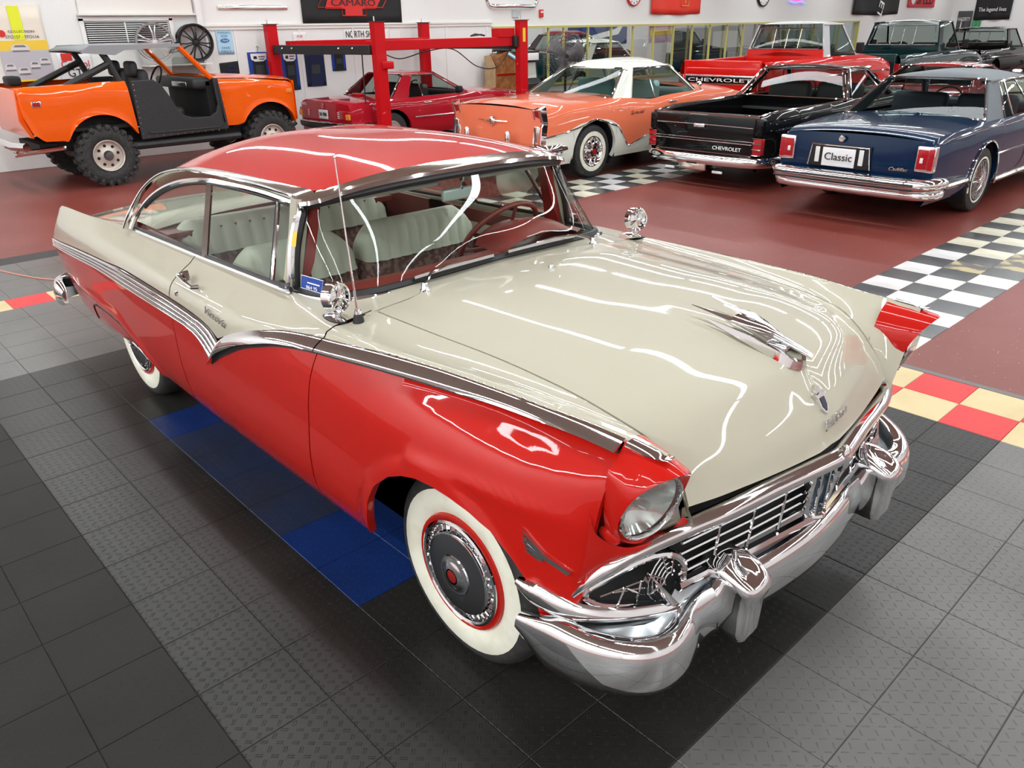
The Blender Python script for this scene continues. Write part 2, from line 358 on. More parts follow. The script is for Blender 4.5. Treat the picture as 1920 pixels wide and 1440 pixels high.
# panel and casing left of the ledge
t = B().box((X0+.03, .45, 2.9), (.06, 1.84, 1.28)); t.box((X0+.06, .45, 2.26), (.12, 1.9, .03)); t.obj('trim_2', WARM, smooth=False, kind='structure')
box('trim_3', (X0+.05, 1.46, 2.15), (.10, .10, 4.28), WALL, smooth=False, kind='structure')
t = B()
for y in (-.46, .97): t.box((X0+.02, y, 1.98), (.04, .06, .44))
for z in (2.19, 1.8): t.box((X0+.02, .255, z), (.04, 1.49, .05))
t.obj('trim_4', WALL, smooth=False, kind='structure')
t = B()
for y in (1.5, 2.1, 3.4, 4.6, 5.8, 7.0, 8.2): t.box((X0+.008, y, 1.02), (.016, .035, 2.0))
t.obj('trim_5', WALL, smooth=False, kind='structure')
# ventilation louvre
t = thing('wall_vent', 'dark louvred vent with white slats high on the white wall', 'vent', (X0+.02, .25, 1.99))
box('backing', (0, 0, 0), (.02, 1.32, .30), BLACK, t, smooth=False)
me = box('slat', (.02, 0, -.13), (.02, 1.32, .012), WALL, t, rx=0).data
for k in range(1, 9): L(bpy.data.objects.new('slat', me), t, (0, 0, k*.032))
box('divider', (.03, -.05, 0), (.02, .015, .30), WALL, t)
# glazed opening, yellow frame
YEL = mat('yellow_frame', (0.50, 0.46, 0.14), 0.4)
win = B(); fx = X0+.02
win.box((fx, (WY0+WY1)/2, WZ1-.02), (.10, WY1-WY0, .05)); win.box((fx, (WY0+WY1)/2, WZ0+.02), (.10, WY1-WY0, .05)); win.box((fx, WY1-.02, 1.3), (.1, .05, 1.36))
winf = win.obj('window_1', YEL, smooth=False, kind='structure')
ys = [9.42, 10.2]+[10.74+.9144*k for k in range(17)]
me = box('mullion', (fx, 0, 1.3), (.06, .035, 1.30), YEL, winf).data
bpy.data.objects[-1] if False else None
for o in list(winf.children): bpy.data.objects.remove(o)
for y in ys: L(bpy.data.objects.new('mullion', me), winf, (0, y, 0))
PANE = glass_mat('showroom_glass', (0.93, 0.95, 0.94), 0.06)
yy = [WY0]+ys+[WY1]; me = box('pane', (X0-.05, 0, 1.3), (.008, 1, 1.3), PANE, winf, smooth=False).data
for o in list(winf.children):
    if o.data is me: bpy.data.objects.remove(o)
for a, b_ in zip(yy[:-1], yy[1:]):
    o = bpy.data.objects.new('pane', me); L(o, winf, (0, (a+b_)/2, 0)); o.scale = (1, b_-a-.03, 1)
# room added behind the glass, standing in for mirrored views
box('wall_far', (-21.0, 18, ZC/2), (.2, 36, ZC), WALL, smooth=False, kind='structure')
box('wall_side', (-17.2, 5.0, ZC/2), (7.6, .2, ZC), WALL, smooth=False, kind='structure')
for y in (8, 12, 16, 21, 27): area('tube_and_fill_light', (-17, y, 4.1), 5, .16, LIGHT_W*1.8)  # unseen lamps added to brighten the room behind the glass
# ================================================================ MAIN CAR (origin under the front axle, forward = +X)
CAR = thing('hardtop_car', 'large red and cream two-door hardtop with whitewall tires on grey tread tiles', 'car', (-0.152, -2.69, 0))
SX = [-4.06, -3.6, -3.0, -2.4, -1.5, -0.6, 0.0, 0.3, 0.5, 0.65, 0.74]
SZ = [0.28, 0.36, 0.45, 0.60, 0.75, 0.85, 0.92, 0.97, 1.01, 1.05]
SY = np.array([
 [.800, .840, .865, .870, .880, .880, .870, .860, .815, .775, .765],
 [.840, .880, .900, .915, .920, .920, .910, .895, .850, .795, .785],
 [.865, .900, .930, .940, .945, .945, .935, .918, .872, .812, .800],
 [.880, .920, .945, .955, .960, .958, .950, .932, .885, .824, .810],
 [.890, .925, .945, .958, .962, .958, .945, .926, .884, .828, .812],
 [.890, .920, .940, .955, .958, .952, .925, .905, .872, .828, .812],
 [.885, .910, .930, .940, .948, .935, .890, .868, .845, .822, .806],
 [.875, .897, .912, .918, .925, .915, .855, .825, .806, .796, .784],
 [.862, .880, .885, .880, .880, .890, .830, .795, .775, .766, .758],
 [.845, .862, .850, .815, .800, .865, .812, .785, .748, .737, .735]])
_rows = [pch(SX, r) for r in SY]
def Sraw(x, z): return float(pch(SZ, [r(x) for r in _rows])(z))
def S(x, z, flare=True):
    y = Sraw(x, z)
    if flare:
        d = math.hypot(x-.03, z-.36)
        if x > -.5 and z < .86: y += .016*max(0, 1-((d-.385)/.06)**2) if d > .385 else .016
        if -.1 < x < .6:
            zb = .79+.02*math.sin((x+.1)*3)-.0; y += .010*math.exp(-((z-zb)/.022)**2)*(1-max(0, (x-.45)/.15))
        if -3.5 < x < -2.3 and z < .62:
            zr = float(np.interp(x, [-3.5, -2.75, -2.5, -2.3], [.58, .56, .47, .35])); y += .014*math.exp(-((z-zr)/.022)**2)
    return y
_c = {}
def Sx(x, z):
    k = (round(x, 3), round(z, 3))
    if k not in _c: _c[k] = S(*k)
    return _c[k]
def panel(name, m, bot, top, n, nv, s, lip=0.03, off=0.0, sub=None):
    Bt = lin(bot, n) if sub is None else bot; Tp = lin(top, n) if sub is None else top; P = []
    for i in range(n):
        b_, t_ = Bt[i], Tp[i]; row = []
        y0 = Sx(b_[0], b_[1]); row.append((b_[0], s*(y0-lip), b_[1]+.006)); row.append((b_[0], s*(y0-.004), b_[1]-.003))
        for j in range(nv+1):
            v = j/nv; x = b_[0]*(1-v)+t_[0]*v; z = b_[1]*(1-v)+t_[1]*v; row.append((x, s*(Sx(x, z)+off), z))
        y1 = Sx(t_[0], t_[1]); row.append((t_[0], s*(y1-.012), t_[1]+.002)); P.append(row)
    # turned-in edges at the panel gaps
    for e, dx in ((0, 0), (-1, 0)):
        r = [(p[0], p[1]-s*.015, p[2]) for p in P[e]]
        P = [r]+P if e == 0 else P+[r]
    return B().grid(P).obj(name, m, CAR, ang=50)
A_BOT = [(.555, .60), (.535, .55), (.49, .50), (.445, .46), (.43, .52), (.405, .585), (.35, .650), (.284, .700), (.20, .730), (.125, .743), (.05, .748), (-.03, .742), (-.10, .722), (-.169, .690), (-.253, .620), (-.31, .53), (-.35, .42), (-.385, .345), (-.41, .325), (-.55, .325), (-.735, .325)]
trimB = pch([-1.475, -1.40, -1.277, -1.15, -1.007, -.85, -.6, -.3, 0, .25, .45, .65, .73], [.675, .72, .778, .835, .882, .925, .962, .985, .997, 1.005, 1.006, 1.0, .995])
trimT = pch([-1.37, -1.25, -1.12, -1.0, -.85, -.6, -.3, 0, .2, .466, .6, .73], [.82, .868, .915, .948, .982, 1.012, 1.034, 1.044, 1.046, 1.038, 1.034, 1.024])
strB = pch([-4.03, -3.4, -2.8, -2.04, -1.65, -1.53, -1.475], [.722, .765, .792, .790, .782, .74, .675])
strT = pch([-3.99, -3.4, -2.8, -2.42, -1.8, -1.55, -1.45, -1.37], [.778, .83, .868, .888, .880, .866, .85, .82])
gapx = lambda z: -.606-.16*max(0, (1.0-z))**1.4
def curve(f, xa, xb, n): return [(x, float(f(x))) for x in np.linspace(xa, xb, n)]
for s in (-1, 1):
    panel('front_fender', RED, A_BOT, curve(trimB, .60, -.612, 30), 90, 18, s)
    panel('door_lower', RED, [(-.745, .325), (-1.2, .315), (-1.88, .31)], [(-.618, .960)]+curve(trimB, -.65, -1.475, 22)+curve(strB, -1.48, -1.86, 12), 60, 16, s)
    panel('quarter_panel', RED, [(-1.89, .31), (-2.05, .315), (-2.22, .325), (-2.36, .37), (-2.50, .425), (-2.62, .445), (-2.85, .41), (-3.25, .355), (-3.5, .365), (-3.70, .41), (-3.78, .50), (-3.9, .60), (-4.01, .70)], curve(strB, -1.868, -4.03, 30), 60, 14, s)
# dark inner shell behind the gaps and inside the wheel wells
for s in (-1, 1):
    b_ = B()
    P = [[(x, s*(Sraw(x, z)-.055), z) for z in (.34, .5, .7, .85, .93)] for x in np.linspace(-.46, -2.2, 12)]
    b_.grid(P); b_.box((.03, s*.62, .55), (1.0, .02, .6)); b_.box((-2.9, s*.6, .5), (.9, .02, .5)); b_.box((-1.6, 0, .30), (4.2, 1.45, .06)); b_.box((.0, s*.68, .80), (.9, .20, .02))
    b_.obj('inner_shell', BLACK, CAR, smooth=False, merge=False, fix=False)
# door gap in the cream panels is left open between the two parts
def crest(x):  # top outer line of the cream sheet metal, (y, z)
    return (float(pch([-4.0, -3.77, -3.3, -2.85, -2.5, -1.0, -.85, -.6, -.3, 0, .2, .466, .6, .73], [.84, .85, .845, .815, .80, .80, .825, .845, .835, .800, .776, .738, .728, .735])(x)),
            float(pch([-4.0, -3.90, -3.77, -3.3, -2.85, -2.0, -1.0, -.85, -.6, -.3, 0, .2, .466, .6, .73], [.80, .93, 1.006, 1.02, 1.032, 1.045, 1.055, 1.053, 1.042, 1.042, 1.047, 1.048, 1.040, 1.036, 1.026])(x)))
gy = pch([-.62, -.3, 0, .25, .45, .55, .63, .69], [.69, .668, .65, .642, .63, .60, .582, .60])
gz = pch([-.62, -.3, 0, .25, .45, .55, .63, .69], [1.062, 1.052, 1.046, 1.032, 1.0, .955, .885, .785])
def upper(name, xs, lowf, s, inner, fwd=False, nn=7):
    P = []
    for x in xs:
        zl = float(lowf(x)); yl = Sraw(x, min(zl, 1.05)); cy, cz = crest(x); iy, iz = inner(x); row = [(x, s*(yl-.02), zl)]
        zc2 = max(cz, zl+.004)
        for j in range(nn+1):
            v = j/nn; z = zl+(zc2-.012-zl)*v; y = Sraw(x, min(z, 1.05)); bw = min(1, max(0, (-.62-x)/.35))*v**3; y = y*(1-bw)+(cy+.012)*bw; row.append((x, s*y, z))
        row.append((x, s*cy, zc2)); 
        for v in (.12, .35, .6, .85, 1.0): row.append((x, s*(cy+(iy-cy)*v), zc2+(iz-zc2)*v-.010*math.sin(PI*v)*(1 if fwd else 0)))
        row.append((x, s*(iy-(.004 if iy < cy else -.004)), iz-.03)); P.append(row)
    return B().grid(P).obj(name, CREAM, CAR, ang=50)
for s in (-1, 1):
    xs = list(np.linspace(.70, -.604, 44))
    upper('fender_top', xs, trimT, s, lambda x: (float(gy(x))+.004, float(gz(x))), fwd=True)
    upper('door_upper', list(np.linspace(-.612, -1.0, 12))+list(np.linspace(-1.04, -1.37, 12)), trimT, s, lambda x: (float(np.interp(x, [-1.0, -.9, -.61], [.762, .735, .695])), 1.060))
    upper('door_upper', list(np.linspace(-1.37, -1.86, 16)), strT, s, lambda x: (.765, 1.052))
    upper('quarter_top', list(np.linspace(-1.868, -2.84, 18))+list(np.linspace(-2.87, -3.98, 30)), strT, s,
          lambda x: (float(np.interp(x, [-4.0, -3.3, -2.9, -2.8, -1.8], [.80, .74, .70, .765, .765])), float(np.interp(x, [-4.0, -3.5, -2.9, -1.8], [.86, .955, 1.02, 1.05]))))
for s in (-1, 1): B().grid([[(x, s*(float(np.interp(x, [-1.06, -.9, -.6], [.74, .71, .67]))), 1.057), (x, s*(float(np.interp(x, [-1.06, -.9, -.6], [.79, .76, .72]))), 1.053)] for x in np.linspace(-.58, -1.06, 10)]).obj('cowl_side', CREAM, CAR)
# deck lid
P = []
for x in np.linspace(-2.62, -4.0, 24):
    iy = float(np.interp(x, [-4.0, -3.3, -2.9, -2.6], [.80, .74, .70, .70])); ez = float(np.interp(x, [-4.0, -3.5, -2.9], [.86, .955, 1.02])); c_ = .045
    P.append([(x-.06*(1-(v)**2)*(1 if x < -3.9 else 0), iy*v, ez+c_*(1-abs(v)**2.2)) for v in np.linspace(-1, 1, 17)])
B().grid(P).obj('deck_lid', CREAM, CAR)
# tail panel
P = []
for z in np.linspace(.40, .86, 8):
    x0 = float(np.interp(z, [.40, .6, .75, .86], [-3.80, -3.93, -4.02, -4.03])); yw = float(np.interp(z, [.40, .6, .86], [.86, .88, .84]))
    P.append([(x0-.07*(1-v*v), yw*v, z) for v in np.linspace(-1, 1, 15)])
B().grid(P).obj('tail_panel', RED, CAR)
# hood
P = []
hx = pch([0, .08, .3, .6, .8, .88, .94, 1.0], [-.585, -.45, -.1, .35, .58, .66, .715, .775])
hz = pch([-.585, -.4, 0, .3, .5, .62, .703, .75, .778], [1.100, 1.110, 1.108, 1.094, 1.055, 1.018, .935, .865, .785])
for t_ in np.concatenate([np.linspace(0, .8, 34), np.linspace(.815, 1, 22)]):
    xc = float(hx(t_)); row = []
    for v in np.linspace(-1, 1, 41):
        a = abs(v); xe = -.585+(xc+.585)*(.69+.585-.012)/(.775+.585); x = xc+(xe-xc)*a**1.35
        yg = float(gy(xe)); zg = float(gz(xe)); zc_ = float(hz(xc))
        z = zg+(zc_-zg)*(1-a**2.6); z += -.006*math.exp(-((a-.82)/.09)**2)*(1 if xc < .5 else .3)
        z += .008*max(0, 1-a/.10)*min(1, max(0, (xc-.1)/.4))
        row.append((x, yg*v*.994, z))
    if t_ == 0: P.append([(p[0], p[1], p[2]-.03) for p in row])
    P.append(row)
P.append([(p[0]-.02, p[1], p[2]-.012) for p in P[-1]])
P = [[(r[0][0], r[0][1], r[0][2]-.03)]+r+[(r[-1][0], r[-1][1], r[-1][2]-.03)] for r in P]
hood = B().grid(P).obj('hood', CREAM, CAR, ang=60)
# cowl
P = []
wb = [(-.72, 0, 1.088), (-.715, .3, 1.086), (-.735, .6, 1.078), (-.80, .70, 1.068), (-.90, .738, 1.06), (-1.03, .752, 1.056)]
wt = [(-.915, 0, 1.412), (-.925, .3, 1.406), (-.945, .52, 1.392), (-.975, .62, 1.378), (-1.01, .652, 1.368), (-1.05, .664, 1.358)]
def full(l): return [(x, -y, z) for x, y, z in l[::-1]]+l[1:]
WB = cr(full(wb), 61); WT = cr(full(wt), 61)
for i in range(61):
    x, y, z = WB[i]; k = min(1, abs(y)/.70); yy = np.sign(y)*min(abs(y)*1.0, .70)
    fx = -.598; fz = float(np.interp(abs(yy), [0, .4, .69], [1.094, 1.082, 1.060])); P.append([(fx, yy*.985, fz-.03), (fx, yy*.985, fz), ((fx*.5+x*.5), (yy+y)/2, (fz+z)/2-.004), (x, y, z-.006), (x-.03, y*.98, z-.03)])
B().grid(P).obj('cowl', CREAM, CAR)
# windshield, gasket, frame
P = []
for j in range(13):
    v = j/12; P.append([tuple((WB[i]*(1-v)+WT[i]*v)+np.array([.035*math.sin(PI*v), 0, 0])*(1-abs(WB[i][1]/.75)**3)+np.array([0, np.sign(WB[i][1])*.018*math.sin(PI*v)*(abs(WB[i][1])/.75)**6, 0])) for i in range(61)])
ws = B().grid(P).obj('windshield', GLASS, CAR)
loop = [P[0][i] for i in range(61)]+[P[j][60] for j in range(1, 12)]+[P[12][i] for i in range(60, -1, -1)]+[P[j][0] for j in range(11, 0, -1)]
B().tube(loop, .016, 6, closed=True).obj('windshield_gasket', RUBBER, CAR)
cx_ = sum(p[0] for p in loop)/len(loop)
fr = []
for i_, p in enumerate(loop):
    a_, b_ = np.array(loop[i_-2]), np.array(loop[(i_+2) % len(loop)]); t_ = b_-a_; t_ = t_/np.linalg.norm(t_); o_ = np.array(p)-np.array([-.95, 0, 1.24]); o_[0] *= .3; o_ = o_-t_*o_.dot(t_); o_ = o_/np.linalg.norm(o_); fr.append(tuple(np.array(p)+o_*.022))
B().sweep(fr, [(-.014, -.006), (-.008, .008), (.008, .008), (.014, -.006)], closed=True).obj('windshield_trim', CHROME, CAR)
# roof
def roof_edge(xl):
    pass
re_ = [(-.975, 0, 1.462), (-.965, .35, 1.455), (-.975, .55, 1.432), (-1.02, .625, 1.412), (-1.26, .637, 1.412), (-1.73, .640, 1.408), (-2.1, .645, 1.388), (-2.3, .658, 1.355), (-2.47, .680, 1.305), (-2.60, .66, 1.24), (-2.66, .52, 1.22), (-2.69, .3, 1.225), (-2.70, 0, 1.23)]
EDGE = cr(full(re_), 97)
EDGE = EDGE[:96] if np.allclose(EDGE[0], EDGE[-1], atol=1e-3) else EDGE
ctr = np.array([-1.75, 0, 1.53])
P = []
for k in range(15):
    v = k/14; row = []
    for p in EDGE:
        q = p*(1-v)+np.array([ctr[0]+(p[0]-ctr[0])*.02, p[1]*.02, 1.53])*v
        h = p[2]+(1.53-p[2])*(1-(1-v)**2.3); row.append((q[0], q[1], h))
    P.append(row)
B().grid(P, closev=True).obj('roof', RED, CAR)
# wide bright rail round the roof: drip rail at the sides, header in front, sail panel behind
DR = cr([(-2.70, .83, 1.04), (-2.665, .812, 1.10), (-2.63, .780, 1.165), (-2.56, .743, 1.245), (-2.42, .708, 1.322), (-2.2, .686, 1.372), (-1.9, .677, 1.392), (-1.56, .672, 1.400), (-1.24, .672, 1.398), (-1.06, .680, 1.384), (-1.035, .69, 1.35)], 60)
RE = cr([(-2.72, .80, 1.05), (-2.72, .77, 1.12), (-2.70, .735, 1.18), (-2.60, .695, 1.262), (-2.47, .675, 1.312), (-2.22, .652, 1.376), (-1.9, .643, 1.401), (-1.56, .640, 1.411), (-1.24, .637, 1.413), (-1.04, .632, 1.412), (-1.0, .64, 1.40)], 60)
for s in (-1, 1):
    P = [[(a[0], s*(a[1]-.012), a[2]-.012), (a[0], s*(a[1]+.010), a[2]-.004), (a[0], s*(a[1]+.006), a[2]+.004), tuple((a*np.array([1, s, 1])*.45+b_*np.array([1, s, 1])*.55)+np.array([0, 0, .004])), (b_[0], s*b_[1], b_[2])] for a, b_ in zip(DR, RE)]
    B().grid(P).obj('drip_rail', STAIN, CAR, ang=30)
    B().tube([(a[0], s*(a[1]+.008), a[2]-.002) for a in DR], .006, 6).obj('drip_molding', CHROME, CAR)
# header panel between windshield and roof
n = 41; HT = cr(full([(-.975, 0, 1.462), (-.965, .35, 1.455), (-.975, .55, 1.432), (-1.02, .625, 1.412)]), n); HB = cr(full([(-.905, 0, 1.425), (-.915, .3, 1.420), (-.94, .54, 1.405), (-.985, .645, 1.388), (-1.03, .685, 1.37)]), n)
P = [[tuple(b_-np.array([.02, 0, .012])), tuple(b_), tuple(b_*.5+a*.5+np.array([.012, 0, .004])), tuple(a), tuple(a-np.array([.0, 0, .02]))] for a, b_ in zip(HT, HB)]
B().grid(P).obj('windshield_header', STAIN, CAR, ang=40)
# A pillars
for s in (-1, 1):
    b_ = B().sweep([(-1.055, s*.765, 1.045), (-1.06, s*.735, 1.15), (-1.065, s*.70, 1.27), (-1.065, s*.678, 1.385)], [(-.02, -.025), (-.024, .022), (.02, .022), (.024, -.025)]); b_.obj('windshield_pillar', CREAM, CAR, ang=40)
    B().tube([(-1.045, s*.782, 1.052), (-1.05, s*.75, 1.15), (-1.055, s*.712, 1.27), (-1.05, s*.690, 1.38)], .007, 6).obj('pillar_molding', CHROME, CAR)
    # red inner pillar and windshield garnish
    B().sweep([(-1.10, s*.70, .98), (-1.08, s*.70, 1.05), (-1.07, s*.675, 1.15), (-1.07, s*.64, 1.30), (-1.08, s*.62, 1.37)], [(-.03, -.02), (-.03, .02), (.03, .02), (.03, -.02)], scale=[1.6, 1.3, 1, 1, 1]).obj('inner_pillar', mat('red_garnish', (0.22, .018, .014), .3, 0, .6) if s < 0 else bpy.data.materials['red_garnish'], CAR)
# side glass and chrome window frames
GL = [(-2.655, 1.030), (-2.63, 1.085), (-2.55, 1.164), (-2.42, 1.238), (-2.22, 1.301), (-1.944, 1.344), (-1.65, 1.356), (-1.36, 1.359), (-1.12, 1.352)]
gyf = lambda z: .80-.45*(z-1.05)
topc = cr(GL, 60)
def gside(name, xa, xb, slant, s, m):
    P = []
    for i in range(13):
        u = i/12; xb0 = xa[0]+(xb[0]-xa[0])*u; xt0 = xa[1]+(xb[1]-xa[1])*u
        zt = float(np.interp(xt0, topc[:, 0], topc[:, 1])); zb = float(np.interp(xb0, [-2.7, -1.8, -1.0], [1.035, 1.048, 1.07]))
        P.append([(xb0+(xt0-xb0)*v, s*gyf(zb+(max(zt, zb+.01)-zb)*v)*.995, zb+(max(zt, zb+.01)-zb)*v) for v in np.linspace(0, 1, 7)])
    return B().grid(P).obj(name, m, CAR), P
for s in (-1, 1):
    g, P1 = gside('door_glass', (-1.175, -1.285), (-1.775, -1.905), 0, s, GLASS)
    g, P2 = gside('quarter_glass', (-1.80, -1.93), (-2.645, -2.60), 0, s, GLASS)
    g, P3 = gside('vent_glass', (-1.02, -1.12), (-1.155, -1.265), 0, s, GLASS)
    pr = [(-.009, -.006), (-.009, .006), (.009, .006), (.009, -.006)]
    B().sweep([P1[-1][j] for j in range(7)], [(k*1.3, l*1.6) for k, l in pr]).obj('center_pillar', CHROME, CAR)
    lp = [P3[0][j] for j in range(7)]+[P3[i][6] for i in range(1, 12)]+[P3[12][j] for j in range(6, -1, -1)]
    B().tube(lp, .009, 6).obj('vent_frame', CHROME, CAR)
    B().box((-1.035, s*.80, 1.082), (.05, .02, .03)).obj('vent_latch', CHROME, CAR)
    B().tube([(P3[12][j][0]-.012, P3[12][j][1], P3[12][j][2]) for j in range(7)], .007, 6).obj('division_bar', RUBBER, CAR)
    up = [(q[0], s*(gyf(q[1])+.006), q[1]+.008) for q in topc]
    B().tube(up, .011, 6).obj('window_frame', CHROME, CAR)
    B().tube([(q[0]-.0, s*(gyf(q[1])+.004), q[1]-.008) for q in topc[6:]], .007, 6).obj('weatherstrip', RUBBER, CAR)
    bl = [(x, s*(.800+.004), float(np.interp(x, [-2.7, -1.8, -1.0], [1.03, 1.046, 1.066]))) for x in np.linspace(-2.68, -1.0, 20)]
    B().tube(bl, .010, 6).obj('belt_molding', CHROME, CAR)
    B().tube([(a, b_*.985, c+.006) for a, b_, c in bl], .010, 6).obj('belt_seal', RUBBER, CAR)
# rear window and sail panels
P = []
for i in range(25):
    v = i/24*2-1; P.append([(-2.68-.16*(1-abs(v)**2.5)*(1-w_)-.02*(1-w_)+.0, (.70-.05*w_)*v, 1.03+.20*w_-(.0)) for w_ in np.linspace(0, 1, 6)])
B().grid(P).obj('rear_window', GLASS, CAR)
# ---- side mouldings
def strip(name, xs, f0, f1, s, m, off=.006, nrm=5, round_=.006, tilt=0.0):
    P = []
    for x in xs:
        z0, z1 = float(f0(x)), float(f1(x)); row = []
        if z1-z0 < .002: z1 = z0+.002
        row.append((x, s*(Sraw(x, min(z0, 1.05))-.006), z0))
        for j in range(nrm+1):
            v = j/nrm; z = z0+(z1-z0)*v; row.append((x, s*(Sraw(x, min(z, 1.05))+off+tilt*(1-v)+round_*math.sin(PI*v)), z))
        row.append((x, s*(Sraw(x, min(z1, 1.05))-.008), z1)); P.append(row)
    r0 = [(p[0], p[1]-s*.012, p[2]) for p in P[0]]; r1 = [(p[0], p[1]-s*.012, p[2]) for p in P[-1]]
    return B().grid([r0]+P+[r1]).obj(name, m, CAR, ang=35)
GROOVE = mat('black_groove', (.02, .02, .02), .35)
for s in (-1, 1):
    # four bright ribs with black grooves between
    for k in range(4):
        a, b_ = k/4+.02, k/4+.15
        f = lambda x, q: float(strB(max(x, -4.03)))*(1-q)+float(strT(min(x, -1.37)))*q
        xs = list(np.linspace(-4.0, -3.74, 6)) ; 
        xs = [-3.995+q for q in np.linspace(0, 2.49, 50)]
        P = []
        for x in xs:
            pass
        lo = cr([(x, float(strB(x))) for x in np.linspace(-4.02, -1.66, 14)]+[(-1.56, .755), (-1.50, .71), (-1.475, .680)], 70)
        hi = cr([(x, float(strT(x))) for x in np.linspace(-3.99, -1.60, 14)]+[(-1.47, .857), (-1.41, .84), (-1.365, .80)], 70)
        lo[-1] = (-1.47, .685); P = []
        for i in range(70):
            row = []
            for q, o_ in ((k/4+.01, -.004), (k/4+.03, .009), (k/4+.11, .013), (k/4+.17, .009), (k/4+.19, -.004)):
                x, z = lo[i]*(1-q)+hi[i]*q; row.append((x, s*(Sraw(x, z)+o_), z))
            P.append(row)
        B().grid(P).obj('side_rib', CHROME, CAR, ang=60)
    P = []
    for i in range(70):
        P.append([( *(lambda p: (p[0], s*(Sraw(p[0], p[1])+.003), p[1]))(lo[i]*(1-q)+hi[i]*q),) for q in np.linspace(-.0, .98, 5)])
    B().grid(P).obj('rib_backing', GROOVE, CAR)
    # arched moulding: bright upper face, dark hollow lower edge
    for xa, xb in ((-.612, -1.475), (.585, -.604)):
        xs = list(np.linspace(xa, xb, 34))
        zt_ = lambda x: float(trimT(x)) if x > -1.30 else float(np.interp(x, [-1.475, -1.42, -1.36, -1.30], [.688, .765, .815, .850]))
        zb_ = lambda x: float(trimB(x))
        mid = lambda x: zb_(x)+(zt_(x)-zb_(x))*.30
        strip('arch_molding', xs, mid, zt_, s, CHROME, .004, 6, .006, .024)
        strip('arch_molding_hollow', xs, zb_, mid, s, RUBBER, .004, 3, .0)
    strip('molding_tip', list(np.linspace(.60, .722, 10)), lambda x: float(trimB(x))+.02+max(0, x-.66)*.25, lambda x: float(trimT(x))+.004-max(0, x-.68)*.3, s, CHROME, .010, 6, .010)
# ---- headlight bezels
HLM = glass_mat('headlight_glass', (.9, .92, .9), .25)
def ring(f, n=40): return [f(2*PI*i/n) for i in range(n)]
for s in (-1, 1):
    def r0(a):
        y = .755+.125*math.sin(a); z = .89+.145*math.cos(a)
        if math.sin(a) > 0: y = max(y, min(Sraw(.59, max(.5, min(1.0, z)))-.002, .755+.2)) if .2 < a < 2.6 else y
        return (.585, s*y, z)
    def r0b(a):
        sn, c_ = math.sin(a), math.cos(a); y = .745+(.085 if sn > 0 else .115)*np.sign(sn)*abs(sn)**.8; z = .885+.148*np.sign(c_)*abs(c_)**.9
        if z > .99 and sn > 0: y = min(y, Sraw(.6, min(1.05, z))+.004)
        return (.588, s*y, z)
    def r1(a, k=1.0, dx=0.0):
        sn, c_ = math.sin(a), math.cos(a); z = .885+.126*c_*k; y = .755+(.095 if sn > 0 else .098)*sn*k
        x = .697+.37*(z-.885)+(.018*max(0, c_)**3)-.042*max(0, sn)
        return (x+dx, s*y, z)
    def rl(a, k, dx=0.0):
        y = .755+.088*math.sin(a)*k; z = .879+.104*math.cos(a)*k; return (.678+.22*(z-.885)-.026*math.sin(a)*k+dx, s*y, z)
    rings = [ring(r0b), ring(lambda a: tuple((np.array(r0b(a))+np.array(r1(a, 1.04)))/2)), ring(lambda a: r1(a, 1.0, -.006)), ring(lambda a: r1(a, .97, .002)), ring(lambda a: r1(a, .92, -.004)), ring(lambda a: rl(a, .955, .000)), ring(lambda a: rl(a, .93, -.006))]
    bez = B().grid(rings, closev=True).obj('headlight_bezel', RED, CAR, ang=60)
    B().tube(ring(lambda a: rl(a, .93, .0)), .006, 6, closed=True).obj('chrome_ring', CHROME, bez)
    # reflector and lens
    P = []
    for k in np.linspace(0.02, .92, 9): P.append(ring(lambda a: rl(a, k, -.070+.062*(k/.98)**2)))
    B().grid(P, closev=True).obj('reflector', mat('lamp_reflector', (.85, .86, .86), .12, 1) if s < 0 else bpy.data.materials['lamp_reflector'], bez)
    P = [ring(lambda a: rl(a, k, .028*(1-k*k))) for k in np.linspace(0.01, .92, 10)]
    B().grid(P, closev=True).obj('lens', HLM, bez)
    B().tube([rl(PI*.5, .0, -.07), rl(PI*.5, .0, -.01)], .012, 8).obj('bulb_cap', CHROME, bez)
    # red nose below the headlight down to the grille bar
    up = [(.572, .864, .86), (.585, .850, .80), (.61, .815, .765), (.63, .775, .745), (.645, .735, .742), (.66, .69, .748), (.672, .64, .765), (.678, .615, .79)]
    lo = [(.535, .874, .60), (.556, .850, .635), (.585, .81, .67), (.605, .775, .695), (.625, .735, .710), (.645, .68, .728), (.665, .63, .742), (.678, .60, .750)]
    U = cr(up, 24); D = cr(lo, 24)
    P = [[(u[0]*(1-v)+d[0]*v+.012*math.sin(PI*v), s*(u[1]*(1-v)+d[1]*v), u[2]*(1-v)+d[2]*v) for v in np.linspace(0, 1, 7)] for u, d in zip(U, D)]
    B().grid(P).obj('fender_nose', RED, CAR)
    B().sphere((.600, s*.818, .790), .024, 8, (1.5, .55, 1.0)).obj('nose_fairing', RED, CAR)
    B().grid([[(.558-.01*(y-.6), s*y, z) for z in np.linspace(.60, .90, 4)] for y in np.linspace(.62, .80, 4)]).obj('nose_backing', RED, CAR)
    # cream filler between bezel and hood
    P = []
    for z in np.linspace(.755, .93, 12):
        P.append([(.595+.075*(.93-z)/.175*v_, s*(.675-(.675-float(gy(np.interp(z, [.78, .88, .955], [.69, .63, .55])))-.004)*v_), z) for v_ in np.linspace(0, 1, 4)])
    B().grid(P).obj('fender_filler', CREAM, CAR)
